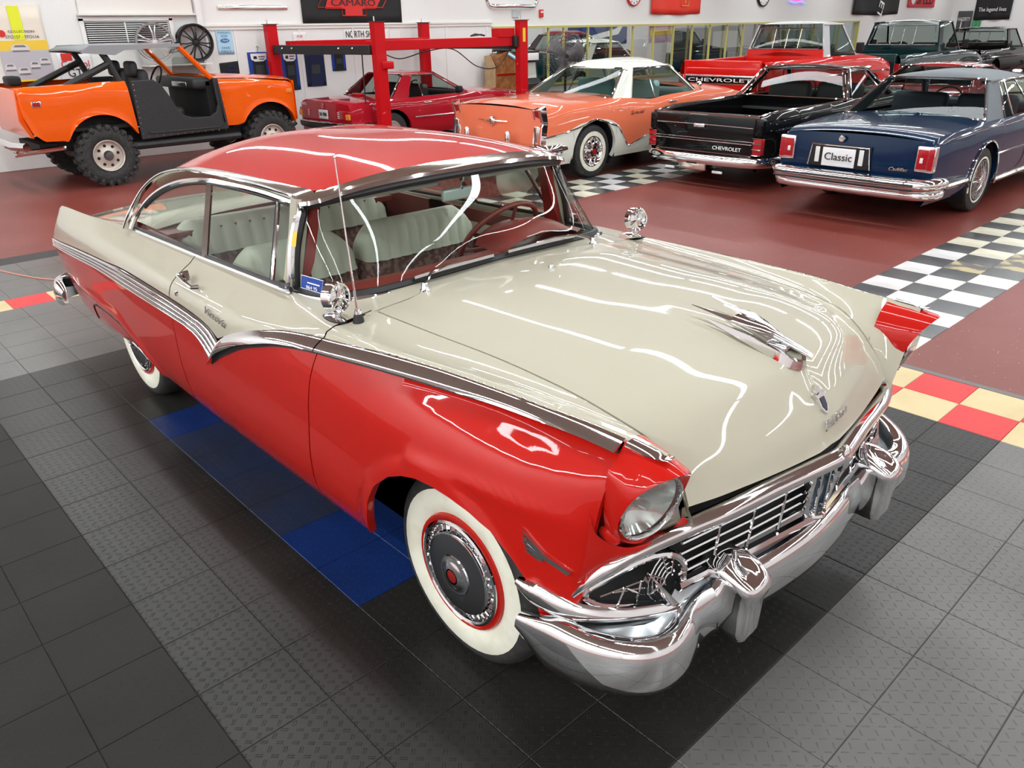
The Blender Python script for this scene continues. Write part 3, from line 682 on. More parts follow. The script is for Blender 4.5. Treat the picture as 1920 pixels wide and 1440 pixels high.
# ---- grille
barp = [(.528, -.868, .585), (.550, -.850, .625), (.592, -.785, .688), (.638, -.69, .726), (.678, -.59, .746), (.712, -.48, .756), (.752, -.25, .763), (.790, -.05, .767), (.797, 0, .768)]
BP = cr(barp+[(x, -y, z) for x, y, z in barp[::-1][1:]], 90)
sc_ = [min(1, .25+i/8) for i in range(90)]; sc_ = [min(a, b_) for a, b_ in zip(sc_, sc_[::-1])]
B().sweep(BP, [(.030*math.cos(a)+.004, .027*math.sin(a)) for a in np.linspace(0, 2*PI, 13)[:-1]], scale=sc_).obj('grille_top_bar', CHROME, CAR, ang=60)
b_ = B(); b_.sweep([(.812, -.016, .768), (.818, 0, .768), (.812, .016, .768)], [(.02*math.cos(a)*.9+.0, .040*math.sin(a)) for a in np.linspace(0, 2*PI, 13)[:-1]]); b_.obj('grille_cap', CHROME, CAR)
gx = lambda y, z: float(np.interp(abs(y), [0, .3, .6], [.775, .735, .685]))-.010-.05*max(0, (.745-z))*1.0
yv = np.linspace(-.59, .59, 41)
P = [[(gx(y, .65)-.045, y, z) for z in (.53, .76)] for y in yv]; B().grid(P).obj('grille_backing', BLACK, CAR, smooth=False)
for z in (.722, .690, .655, .620, .585):
    b_ = B()
    for sg in (-1, 1): b_.tube([(gx(y, z), sg*abs(y), z) for y in np.linspace(.065, .60, 16)], .0052, 6)
    b_.obj('grille_bar', CHROME, CAR)
for y in (-.47, -.33, -.19, .19, .33, .47):
    B().tube([(gx(y, z)+.004, y+.01*math.sin((z-.56)*12)*np.sign(-y), z) for z in np.linspace(.565, .745, 7)], .0050, 6).obj('grille_upright', CHROME, CAR)
lowp = [(gx(y, .555)+.012, y, .556-.012*(1-abs(y)/.6)) for y in np.linspace(-.61, .61, 31)]
B().sweep(lowp, [(-.012, -.014), (-.012, .012), (.008, .014), (.014, 0), (.008, -.014)]).obj('grille_lower_bar', CHROME, CAR)
dv = [(.745, -.075, .735), (.742, -.082, .66), (.735, -.075, .60), (.735, -.045, .556), (.755, 0, .548), (.735, .045, .556), (.735, .075, .60), (.742, .082, .66), (.745, .075, .735)]
B().tube(cr([(x+.025, y, z) for x, y, z in dv], 40), .011, 8).obj('grille_divider', CHROME, CAR)
for y in (-.03, .03): B().tube([(.775, y, .735), (.768, y*.9, .56)], .005, 6).obj('grille_upright', CHROME, CAR)
B().grid([[(.752, y, z) for z in (.56, .74)] for y in (-.07, .07)]).obj('grille_badge_backing', mat('dark_enamel', (.02, .04, .06), .3, 0, .8), CAR, smooth=False)
for s in (-1, 1):
    # parking lamp pods
    pr_ = [(.548, .850, .592), (.578, .805, .632), (.608, .755, .660), (.640, .68, .676), (.662, .62, .660), (.672, .585, .615), (.668, .580, .560), (.658, .605, .505), (.640, .64, .490), (.618, .69, .505), (.592, .76, .528), (.568, .82, .555)]
    R_ = cr([(x, s*y, z) for x, y, z in pr_], 60, closed=True)
    pod = B().tube(R_, .012, 8, closed=True).obj('parking_lamp_pod', CHROME, CAR)
    c_ = R_.mean(axis=0)
    B().grid([[tuple(c_+(np.array(p)-c_)*k+np.array([-.05*(1-k), 0, 0])-np.array([.006, 0, 0])) for p in R_] for k in (.02, .4, .75, 1.0)], closev=True).obj('dark_recess', BLACK, pod)
    b_ = B()
    for k in range(5):
        r = .020+.014*k; b_.tube([(.660-.004*k+.0, s*(.632+r*math.cos(a)*.9*1.0), .585+r*.95*math.sin(a)) for a in np.linspace(-.9, PI*.95, 14)], .0030, 5)
    for a in (-.3, .5, 1.3, 2.1): b_.tube([(.660, s*(.632+.018*math.cos(a)), .585+.018*math.sin(a)), (.650, s*(.632+.078*math.cos(a)*.85), .585+.074*math.sin(a))], .0028, 5)
    b_.obj('lamp_grid', CHROME, pod)
    b_ = B()
    for k in range(3): b_.tube([(.575+.02*k, s*(.815-.03*k), .578+.008*k), (.632, s*(.70-.0*k), .602-.026*k)], .0035, 5)
    b_.tube([(.60, s*.77, .535), (.61, s*.755, .595)], .0035, 5); b_.tube([(.620, s*.72, .525), (.63, s*.71, .605)], .0035, 5); b_.obj('lamp_fins', CHROME, pod)
    B().add([(.640, s*.700, .632), (.688, s*.60, .49), (.65, s*.60, .480), (.685, s*.635, .505), (.635, s*.690, .604), (.62, s*.69, .59)], [(0, 3, 4), (0, 1, 3), (3, 1, 2), (3, 2, 5), (3, 5, 4), (0, 4, 5), (0, 5, 2, 1)]).obj('lamp_wedge', CHROME, pod, smooth=False)
    # upper bumper wing
    wp = [(.372, .928, .575), (.44, .915, .555), (.51, .885, .533), (.565, .835, .512), (.612, .765, .492), (.645, .69, .476), (.672, .62, .463), (.690, .555, .455)]
    W_ = cr([(x, y, z) for x, y, z in wp], 36); W_ = [(p[0], s*p[1], p[2]) for p in W_]
    pr = [(-.02, .036), (.0, .040), (.014, .024), (.018, 0), (.010, -.022), (-.004, -.038), (-.02, -.036)]
    if s < 0: W_ = W_
    else: pr = [(-a, b) for a, b in pr]
    # path of the near side runs rear to front, so 'side' of the sweep points outward for s<0
    sc_ = [(min(1.0, .5+i/5), min(1, .35+i/6)) for i in range(36)]
    B().sweep(W_, pr, scale=sc_).obj('bumper_wing', CHROME, CAR, ang=50)
# gravel pan
gp = cr([(.44, -.86, 0), (.56, -.83, 0), (.64, -.76, 0), (.675, -.68, 0), (.675, -.6, 0), (.672, -.5, 0), (.69, -.35, 0), (.715, -.15, 0), (.72, 0, 0), (.715, .15, 0), (.69, .35, 0), (.672, .5, 0), (.675, .6, 0), (.675, .68, 0), (.64, .76, 0), (.56, .83, 0), (.44, .86, 0)], 80)
P = []
for p in gp:
    zt = .548 if abs(p[1]) < .6 else float(np.interp(abs(p[1]), [.6, .7, .9], [.53, .47, .50])); P.append([(p[0]-.01, p[1], zt), (p[0]+.006, p[1], zt*.65+.43*.35), (p[0]+.03, p[1]*1.01, .45), (p[0]+.045, p[1]*1.01, .41), (p[0]+.02, p[1], .35)])
B().grid(P).obj('gravel_pan', SILVER, CAR)
# ---- front bumper
bp_ = [(.385, -.930, .452), (.48, -.922, .444), (.585, -.892, .430), (.672, -.835, .418), (.722, -.770, .412), (.738, -.705, .410), (.728, -.640, .410), (.706, -.575, .413), (.700, -.50, .417), (.712, -.42, .420), (.728, -.30, .423), (.748, -.15, .425), (.757, 0, .426)]
PB = cr(bp_+[(x, -y, z) for x, y, z in bp_[::-1][1:]], 120)
pr = [(-.03, .074), (-.008, .086), (.016, .078), (.031, .048), (.037, .006), (.037, -.038), (.028, -.074), (.008, -.090), (-.02, -.088)]
sc_ = [min(1, .30+i/9) for i in range(120)]; sc_ = [(min(1, a*1.3), min(a, b_)) for a, b_ in zip(sc_, sc_[::-1])]; sc_ = [(min(1, .4+.6*k[1]), k[1]) for k in sc_]
bumper = B().sweep(PB, pr, scale=sc_).obj('front_bumper', CHROME, CAR, ang=60)
for s in (-1, 1):
    for p in ((.50, .944, .405), (.744, .598, .385)): B().sphere((p[0], s*p[1], p[2]), .011, 6).obj('bolt', CHROME, bumper)
    # overrider guards
    P = []
    for z, w_, xf, xb in ((.345, .030, .795, .74), (.352, .046, .815, .73), (.38, .052, .824, .72), (.45, .053, .828, .70), (.50, .056, .830, .68), (.54, .066, .838, .66), (.565, .072, .842, .65), (.585, .062, .825, .655), (.598, .040, .79, .67), (.602, .015, .76, .70)):
        cy = s*.432; row = []
        for a in np.linspace(0, 2*PI, 25)[:-1]:
            ca, sa = math.cos(a), math.sin(a); row.append(((xf+xb)/2+(xf-xb)/2*np.sign(ca)*abs(ca)**.6, cy+w_*np.sign(sa)*abs(sa)**.6, z-(.03 if ca > 0 else 0)*ca*(1 if z > .53 else 0)))
        P.append(row)
    b_ = B().grid(P, closev=True); n_ = 24; b_.f.append(tuple(range(n_))); b_.f.append(tuple(range(n_*9, n_*10)))
    b_.obj('bumper_guard', CHROME, CAR, ang=60)
# rear bumper
rb = [(-3.86, -.945, .42), (-4.02, -.935, .42), (-4.14, -.88, .42), (-4.20, -.76, .42), (-4.25, -.4, .42), (-4.26, 0, .42)]
PR = cr(rb+[(x, -y, z) for x, y, z in rb[::-1][1:]], 60)
B().sweep(PR[::-1], [(a*1.0, b*.95) for a, b in pr], scale=[min(1, .5+min(i, 59-i)/5) for i in range(60)]).obj('rear_bumper', CHROME, CAR, ang=60)
for s in (-1, 1): B().box((-3.95, s*.72, .40), (.5, .04, .06)).obj('bumper_bracket', BLACK, CAR)
# ---- wheels
HUBD = mat('satin_hub', (.16, .16, .17), .28, .9)  # satin chrome with the dark floor's reflection put into its colour
def lw(name, prof, m, par, x, y, sg, n=40, z=.345): return B().lathe(prof, (x, y, z), 'y', n, sg).obj(name, m, par, ang=35)
def wheel(par, x, s, yo=.835, z=.345):
    y = s*yo; g = lambda pr: pr
    tire = lw('tire', [(.20, -.19), (.27, -.19), (.325, -.175), (.343, -.15), (.345, -.09), (.343, -.04), (.330, -.015), (.312, -.002), (.296, .001), (.292, .0), (.205, -.012), (.20, -.03)], TIRE, par, x, y, s, 48, z)
    lw('whitewall', [(.291, .0015), (.27, .006), (.245, .006), (.222, .0), (.206, -.008)], WHITEWALL, tire, x, y, s, 48, z)
    lw('red_rim', [(.207, -.008), (.203, .003), (.196, .004), (.188, -.004), (.186, -.02)], RED, tire, x, y, s, 40, z)
    cap = lw('hubcap', [(.190, -.004), (.186, .008), (.178, .012), (.172, .008), (.168, -.004), (.150, .000), (.146, .012), (.141, .014)], CHROME, tire, x, y, s, 40, z)
    lw('hubcap_face', [(.142, .012), (.12, .017), (.085, .020), (.07, .020)], HUBD, tire, x, y, s, 40, z)
    lw('hubcap_cone', [(.072, .019), (.068, .024), (.055, .024), (.048, .028), (.036, .034), (.028, .035)], CHROME, tire, x, y, s, 32, z)
    lw('hubcap_emblem', [(.023, .035), (.016, .038), (.0, .039)], mat('hub_red', (.22, .01, .01), .25, 0, 1) if 'hub_red' not in bpy.data.materials else bpy.data.materials['hub_red'], tire, x, y, s, 20, z)
    b_ = B()
    for k in range(36):
        a = 2*PI*k/36; r0_, r1_ = .151, .167; c = np.array([x, y+s*.006, z]); d = np.array([math.cos(a), 0, math.sin(a)]); e = np.array([-math.sin(a), 0, math.cos(a)])*.0022
        b_.add([c+d*r0_-e, c+d*r1_-e, c+d*r1_+e, c+d*r0_+e]+[q-np.array([0, s*.008, 0]) for q in (c+d*r0_-e, c+d*r1_-e, c+d*r1_+e, c+d*r0_+e)], [(0, 1, 2, 3), (0, 4, 5, 1), (3, 2, 6, 7)])
    b_.obj('hubcap_vanes', CHROME, tire, smooth=False, kind='stuff')
    return tire
for s in (-1, 1): wheel(CAR, 0.0, s); wheel(CAR, -2.934, s, .828)
# ---- mirrors, aerial, wipers
for s in (-1, 1):
    c = np.array([-.640, s*.808, 1.128]); ax = Vector((.93, s*-.28, .1)).normalized(); q = ax.to_track_quat('Z', 'Y').to_matrix()
    def TM(b_): b_.v = [tuple(Vector(c)+q@Vector(v)) for v in b_.v]; return b_
    m_ = TM(B().lathe([(0, -.026), (.050, -.026), (.054, -.020), (.054, .012), (.050, .018), (.044, .016), (.040, .004), (.02, .010), (0, .012)], n=32)).obj('side_mirror', CHROME, CAR, ang=30)
    b_ = B()
    for k in range(3):
        a = PI/2+2*PI*k/3; b_.tube([(0, 0, .016), (.046*math.cos(a), .046*math.sin(a), .018)], [.007, .0045], 6)
    b_.sphere((0, 0, .018), .011, 6); TM(b_).obj('star_cover', CHROME, m_)
    TM(B().lathe([(0, -.027), (.047, -.027), (.047, -.029), (0, -.029)], n=24)).obj('mirror_face', CHROME, m_)
    b_ = B(); b_.tube([tuple(c+np.array([0, 0, -.05])), (-.645, s*.81, 1.066), (-.65, s*.81, 1.058)], [.010, .011, .016], 10); b_.sphere(tuple(c+np.array([0, 0, -.055])), .014, 8); b_.obj('mirror_stem', CHROME, m_)
    P = [[(-.655+.062*k*math.cos(a)*1.0-.01*k, s*(.81+.024*k*math.sin(a)), 1.062-.014*k**2) for a in np.linspace(0, 2*PI, 21)[:-1]] for k in (.02, .5, .85, 1.0)]
    B().grid(P, closev=True).obj('mirror_base', CHROME, m_)
    B().tube([(p[0], p[1], p[2]-.002) for p in P[-1]], .004, 5, closed=True).obj('base_gasket', RUBBER, m_)
an = B().tube([(-.585, -.765, 1.075), (-.60, -.765, 1.25), (-.625, -.765, 1.585)], [.0045, .0035, .0022], 8).obj('radio_aerial', CHROME, CAR)
B().sphere((-.625, -.765, 1.588), .005, 5).obj('aerial_tip', CHROME, an)
B().lathe([(.021, 0), (.018, .02), (.012, .038), (0, .038)], (-.583, -.765, 1.038), 'z', 16).obj('aerial_base', RUBBER, an)
B().lathe([(.0135, .032), (.012, .046), (.006, .052), (0, .052)], (-.583, -.765, 1.038), 'z', 16).obj('aerial_collar', CHROME, an)
for s in (-1, 1):
    wp = B().lathe([(0, .028), (.010, .028), (.013, .022), (.014, .006), (.019, .0), (.019, -.02)], (-.601, s*.462, 1.084), 'z', 16).obj('wiper_pivot', CHROME, CAR)
    a_ = [(-.605, s*.455, 1.106), (-.645, s*.40, 1.125), (-.675, s*.30, 1.128), (-.690, s*.20, 1.122)]
    B().tube(a_, [.007, .0055, .0045, .004], 6).obj('wiper_arm', CHROME, wp)
    bl = [(-.695, s*.44, 1.104), (-.688, s*.30, 1.112), (-.690, s*.12, 1.113), (-.696, s*.04, 1.111)]
    B().sweep(bl, [(-.004, -.004), (-.002, .007), (.002, .007), (.004, -.004)]).obj('wiper_blade', CHROME2, wp)
    B().sweep([(x-.004, y, z-.008) for x, y, z in bl], [(-.003, -.006), (-.003, .006), (.003, .006), (.003, -.006)]).obj('wiper_rubber', RUBBER, wp)
B().lathe([(0, .008), (.008, .007), (.012, .0), (.012, -.01)], (-.405, 0.0, 1.116), 'z', 12).obj('washer_nozzle', CHROME2, CAR)
# ---- hood ornament
o_ = B()
def wedge(b_, pts, h):  # flat blade with a ridge
    b_.add(pts, [])
P = []
up_ = [(.675, 0, 1.052, .008, .007), (.66, 0, 1.06, .011, .009), (.60, 0, 1.076, .014, .011), (.55, 0, 1.090, .018, .012), (.52, 0, 1.10, .032, .013), (.47, 0, 1.113, .050, .010), (.42, 0, 1.122, .056, .008)]
P = [[(x, w_*math.cos(a), z+h*math.sin(a)) for a in np.linspace(0, 2*PI, 13)[:-1]] for x, y, z, w_, h in up_]
b_ = B().grid(P, closev=True); b_.f.append(tuple(range(12))); b_.f.append(tuple(range(72, 84)))
for s in (-1, 1):
    b_.sweep([(.55, s*.012, 1.092), (.44, s*.040, 1.118), (.28, s*.058, 1.138)], [(-.014, -.004), (0, .007), (.014, -.004)], scale=[1.2, 1.0, .12])
b_.sweep([(.52, 0, 1.108), (.47, 0, 1.135), (.36, 0, 1.142)], [(-.004, -.006), (0, .006), (.004, -.006)], scale=[1, 1.2, .3])
orn = b_.obj('hood_ornament', CHROME, CAR, ang=50)
b_ = B()
for s in (-1, 1):
    b_.sweep([(.645, s*.006, 1.022), (.63, s*.030, 1.030), (.58, s*.040, 1.050), (.48, s*.055, 1.082), (.34, s*.072, 1.112)], [(-.010, -.014), (-.006, .010), (.006, .012), (.012, -.014)], scale=[1.1, 1.1, 1.2, 1.0, .15])
b_.rbox((.565, 0, 1.058), (.07, .05, .03), .01); b_.obj('ornament_base', CHROME, orn, ang=50)
# crest and script on the hood nose
b_ = B(); c = np.array([.712, 0, .925]); ux = np.array([-.52, 0, .85]); uy = np.array([0, 1, 0]); un = np.array([.85, 0, .52])
def pl(l): return [tuple(c+uy*a*1.35+ux*b*1.3) for a, b in l]
b_.prism(pl([(-.022, .018), (-.015, .005), (-.013, -.02), (0, -.036), (.013, -.02), (.015, .005), (.022, .018), (.010, .014), (0, .018), (-.010, .014)]), tuple(un*.014)); b_.prism(pl([(-.010, .016), (.010, .016), (.010, .030), (.005, .027), (.0, .038), (-.005, .027), (-.010, .030)]), tuple(un*.011))
cr_ = b_.obj('hood_crest', CHROME, CAR, smooth=False)
c = c+un*.012; B().prism(pl([(-.009, .006), (-.008, -.016), (0, -.028), (.008, -.016), (.009, .006)]), tuple(un*.004)).obj('crest_shield', mat('crest_enamel', (.03, .03, .05), .2, 0, 1), cr_, smooth=False)
text('hood_script', 'Fairlane', .026, CHROME2, CAR, (.760, .035, .858), (.0-.10, 1, .04), (-.42, 0, .9), .004, .5, fit=.165, bold=-.004)
# side badges
text('side_script', 'Victoria', .034, CHROME2, CAR, (-1.385, -.952, .893), (1, 0, -.10), (0, .12, 1), .004, .5, fit=.19, bold=-.004)
b_ = B(); yb = -.945
def sp(l, d=.006): return [(x, -(Sx(x, z)+.001), z) for x, z in l]
b_.prism(sp([(.383, .750), (.395, .744), (.455, .696), (.530, .667), (.522, .656), (.448, .684)]), (0, -.008, 0)); [b_.prism(sp([(.386+.004*k, .726-.013*k), (.392+.004*k, .730-.013*k), (.452, .690-.004*k), (.446, .682-.004*k)]), (0, -.007, 0)) for k in range(4)]; b_.obj('fender_emblem', CHROME, CAR, smooth=False)
for s in (-1, 1):
    y = Sx(-1.65, .985)
    b_ = B(); b_.tube([(-1.735, s*(y+.004), 1.010), (-1.725, s*(y+.030), 1.006), (-1.66, s*(y+.034), .992), (-1.60, s*(y+.030), .982), (-1.59, s*(y+.003), .980)], [.012, .012, .009, .009, .010], 8); b_.prism([(-1.76, s*y, 1.0), (-1.70, s*(y-.004), 1.03), (-1.68, s*y, .99)], (0, s*.02, 0)); b_.obj('door_handle', CHROME, CAR)
    y = Sx(-1.78, .915); B().lathe([(0, .006), (.010, .005), (.012, -.004)], (-1.78, s*y, .915), 'y', 12, s).obj('door_lock', CHROME, CAR)
    B().tube([(x, s*(Sx(x, z)+.001), z) for x, z in cr([(-3.34, .40), (-3.30, .49), (-3.1, .525), (-2.88, .53), (-2.70, .505), (-2.60, .462), (-2.56, .442)], 30)], .0045, 5).obj('skirt_gap', BLACK, CAR)
    B().tube([(x, s*(Sx(x, z)), z-.004) for x, z in cr([(-2.64, .447), (-2.56, .44), (-2.50, .428), (-2.44, .405)], 20)], .006, 6).obj('skirt_trim', CHROME, CAR)
B().rbox((-2.7, 0, .33), (1.6, 1.3, .05), .02).obj('floor_pan', BLACK, CAR)
# ---- interior
MAR = mat('maroon_vinyl', (.20, .035, .028), .45)
IVORY = mat('ivory_vinyl', (.62, .63, .53), .4, 0, .2)
BROC = noise_mix(mat('brocade_cloth', (.17, .085, .075), .8), (.30, .20, .18), 38, .46, .54)
DASHR = mat('dash_red', (.24, .035, .028), .4)
def seat(name, x, y0, y1, zt, thick=.16, split=.80, pleats=11):
    t_ = bpy.data.objects.new(name, None); L(t_, CAR)
    P = []; n = pleats*6
    prof = [(0.03, .42), (.05, .60), (.05, .78), (.035, .92), (.02, zt-.05), (-.005, zt-.012), (-.05, zt), (-.10, zt-.012), (-.125, zt-.05), (-.13, .8), (-.13, .42)]
    def body(z0, z1, nm, m, pl_):
        P = []
        for i in range(n+1):
            v = i/n; y = y0+(y1-y0)*v; e = min(v, 1-v)*(y1-y0); rd = min(1, (e/.10))**.5 if e < .10 else 1; row = []
            for px, pz in prof:
                zz = pz if pz < zt-.2 else (zt-.2)+(pz-(zt-.2))*(.35+.65*rd) if rd < 1 else pz
                zz = min(max(zz, z0), z1)
                gr = .011*abs(math.sin(PI*v*pleats))**.7 if (pl_ and px > 0) else 0
                row.append((x+px*(.7+.3*rd)+gr-.002+(.02*(1-rd)*-1), y, zz))
            P.append(row)
        b_ = B().grid(P); m1 = len(prof); b_.f.append(tuple(range(m1))); b_.f.append(tuple(range(n*m1, n*m1+m1))); b_.obj(nm, m, t_, ang=50)
    body(split, zt+.01, 'seat_back_top', IVORY, True); body(.35, split, 'seat_back_lower', BROC, False)
    b_ = B().rbox((x+.33, (y0+y1)/2, .50), (.60, y1-y0, .20), .07, 4); b_.obj('seat_cushion', BROC, t_)
    return t_
seat('front_seat_back', -1.66, -.05, .66, 1.085, split=.90)
seat('front_seat_back', -1.68, -.70, -.09, 1.07, split=.88, pleats=7)
seat('rear_seat', -2.50, -.66, .66, 1.06, split=.88, pleats=16)
B().box((-2.63, 0, 1.0), (.3, 1.4, .03)).obj('parcel_shelf', MAR, CAR)
for s in (-1, 1):
    B().box((-1.5, s*.745, .80), (1.3, .02, .46)).obj('door_panel', MAR, CAR)
    B().box((-2.3, s*.745, .80), (.6, .02, .46)).obj('rear_side_panel', MAR, CAR)
    B().box((-1.5, s*.732, .93), (1.2, .012, .06)).obj('door_trim_panel', IVORY, CAR)
b_ = B(); P = []
for y in np.linspace(-.70, .70, 29):
    k = abs(y)/.72; dx = -.10*k**4; P.append([(-.80+dx, y, 1.060), (-.86+dx, y, 1.066), (-.95+dx, y, 1.052), (-1.0+dx, y, 1.02), (-1.01+dx, y, .95), (-.97+dx, y, .80), (-.93+dx, y, .70)])
B().grid(P).obj('dashboard', DASHR, CAR)
P = []
for i in range(15):
    v = i/14*2-1; h = .105*math.sqrt(max(0, 1-v*v)); P.append([(-.80-.03*k*0-.24*k, .36+v*(.24-.03*k), 1.058+h*(.35+.65*math.sin(PI*min(1, k*1.0+.15)/1.3))) for k in np.linspace(0, 1, 8)])
B().grid(P).obj('instrument_hood', DASHR, CAR)
# steering wheel
c = Vector((-1.12, .37, 1.045)); ax = Vector((-.80, 0, .60)).normalized(); u = Vector((0, 1, 0)); v_ = ax.cross(u)
sw = B().tube([tuple(c+(u*math.cos(a)+v_*math.sin(a))*.215) for a in np.linspace(0, 2*PI, 41)[:-1]], .0125, 8, closed=True).obj('steering_wheel', MAR, CAR)
b_ = B()
for a in (.25, PI-.25): b_.tube([tuple(c+(u*math.cos(a)+v_*math.sin(a))*.21), tuple(c-ax*.06)], [.008, .012], 6)
for a in (-.5-PI/2+.5,): b_.tube([tuple(c+(u*math.cos(a)+v_*math.sin(a))*.21), tuple(c-ax*.06)], [.008, .012], 6)
b_.sphere(tuple(c-ax*.05), .045, 8); b_.obj('spokes', MAR, sw)
B().tube([tuple(c-ax*.06), tuple(c-ax*.5)], .028, 10).obj('steering_column', MAR, CAR)
# inside mirror, sun visors, headliner
b_ = B().rbox((-.985, .035, 1.315), (.022, .20, .052), .010); b_.obj('rear_view_mirror', mat('pale_mirror_back', (.45, .55, .54), .3, .3), CAR)
B().tube([(-.975, .035, 1.335), (-.955, .03, 1.40)], .007, 6).obj('mirror_bracket', CHROME, CAR)
for s in (-1, 1): B().rbox((-1.04, s*.36, 1.372), (.13, .55, .018), .008).obj('sun_visor', mat('visor_vinyl', (.45, .50, .46), .6) if s < 0 else bpy.data.materials['visor_vinyl'], CAR)
P = [[(x, y, 1.365+.08*(1-(y/.64)**2)) for y in np.linspace(-.63, .63, 9)] for x in np.linspace(-1.02, -2.2, 8)]
B().grid(P).obj('headliner', mat('headliner_cloth', (.62, .62, .56), .8), CAR)
# window stickers
b_ = B().add([(-.978, -.760, 1.078), (-.862, -.742, 1.076), (-.845, -.736, 1.127), (-.968, -.756, 1.128)], [(0, 1, 2, 3)]); st = b_.obj('window_sticker', mat('blue_sticker', (.02, .07, .35), .4), CAR, smooth=False, solid=.001, label='blue inspection sticker')
mat('print_white', (.8, .8, .8), .5); text('sticker_print', '864 95', .013, bpy.data.materials['print_white'], st, (-.908, -.755, 1.083), (1, .16, 0), (0, .10, 1), .001, fit=.062); B().tube([(-.978, -.762, 1.078), (-.862, -.744, 1.076), (-.845, -.738, 1.127), (-.968, -.758, 1.128)], .0015, 4, closed=True).obj('sticker_border', bpy.data.materials['print_white'], st); B().add([(-.935, -.756, 1.103), (-.865, -.745, 1.102), (-.865, -.744, 1.107), (-.935, -.755, 1.108)], [(0, 1, 2, 3)]).obj('sticker_line', bpy.data.materials['print_white'], st, smooth=False)
B().add([(-1.03, -.752, 1.225), (-1.01, -.744, 1.225), (-1.015, -.728, 1.275), (-1.035, -.735, 1.275)], [(0, 1, 2, 3)]).obj('pillar_sticker', mat('yellow_sticker', (.75, .5, .02), .4), CAR, smooth=False)
B().prism([(-1.45, -.60, .3), (-1.35, -.60, .3), (-1.35, -.60, .301), (-1.45, -.6, .301)], (0, .01, 0)).obj('sill_plate', CHROME2, CAR) if False else None
# ================================================================ OTHER VEHICLES  (local frame: x forward from the rear end, y left, z up)
def arch_poly(x0, x1, zb, wheels, ra, zc, flat=1.0, ends=None):
    P = [(x0, ends[0] if ends else zb)]
    for xc in wheels:
        h = zc-zb; da = math.sqrt(max(0, ra*ra-h*h)) if abs(h) < ra else 0
        a0 = math.atan2(-h, -da); a0 = a0 % (2*PI); a1 = math.atan2(-h, da) % (2*PI)-2*PI
        a1 = math.atan2(-h, da)
        aa = np.linspace(PI-math.atan2(-h, da) if False else PI+math.atan2(h, da), -math.atan2(h, da), 14)
        P.append((xc-da-.04, zb+.01))
        for a in aa: P.append((xc+ra*math.cos(a), zc+ra*flat*math.sin(a)))
        P.append((xc+da+.04, zb))
    P.append((x1, ends[1] if ends else zb)); return P
PROF = ([0, .12, .35, .60, .80, .92, 1.0], [.93, .975, 1.0, 1.0, .985, .965, .925])
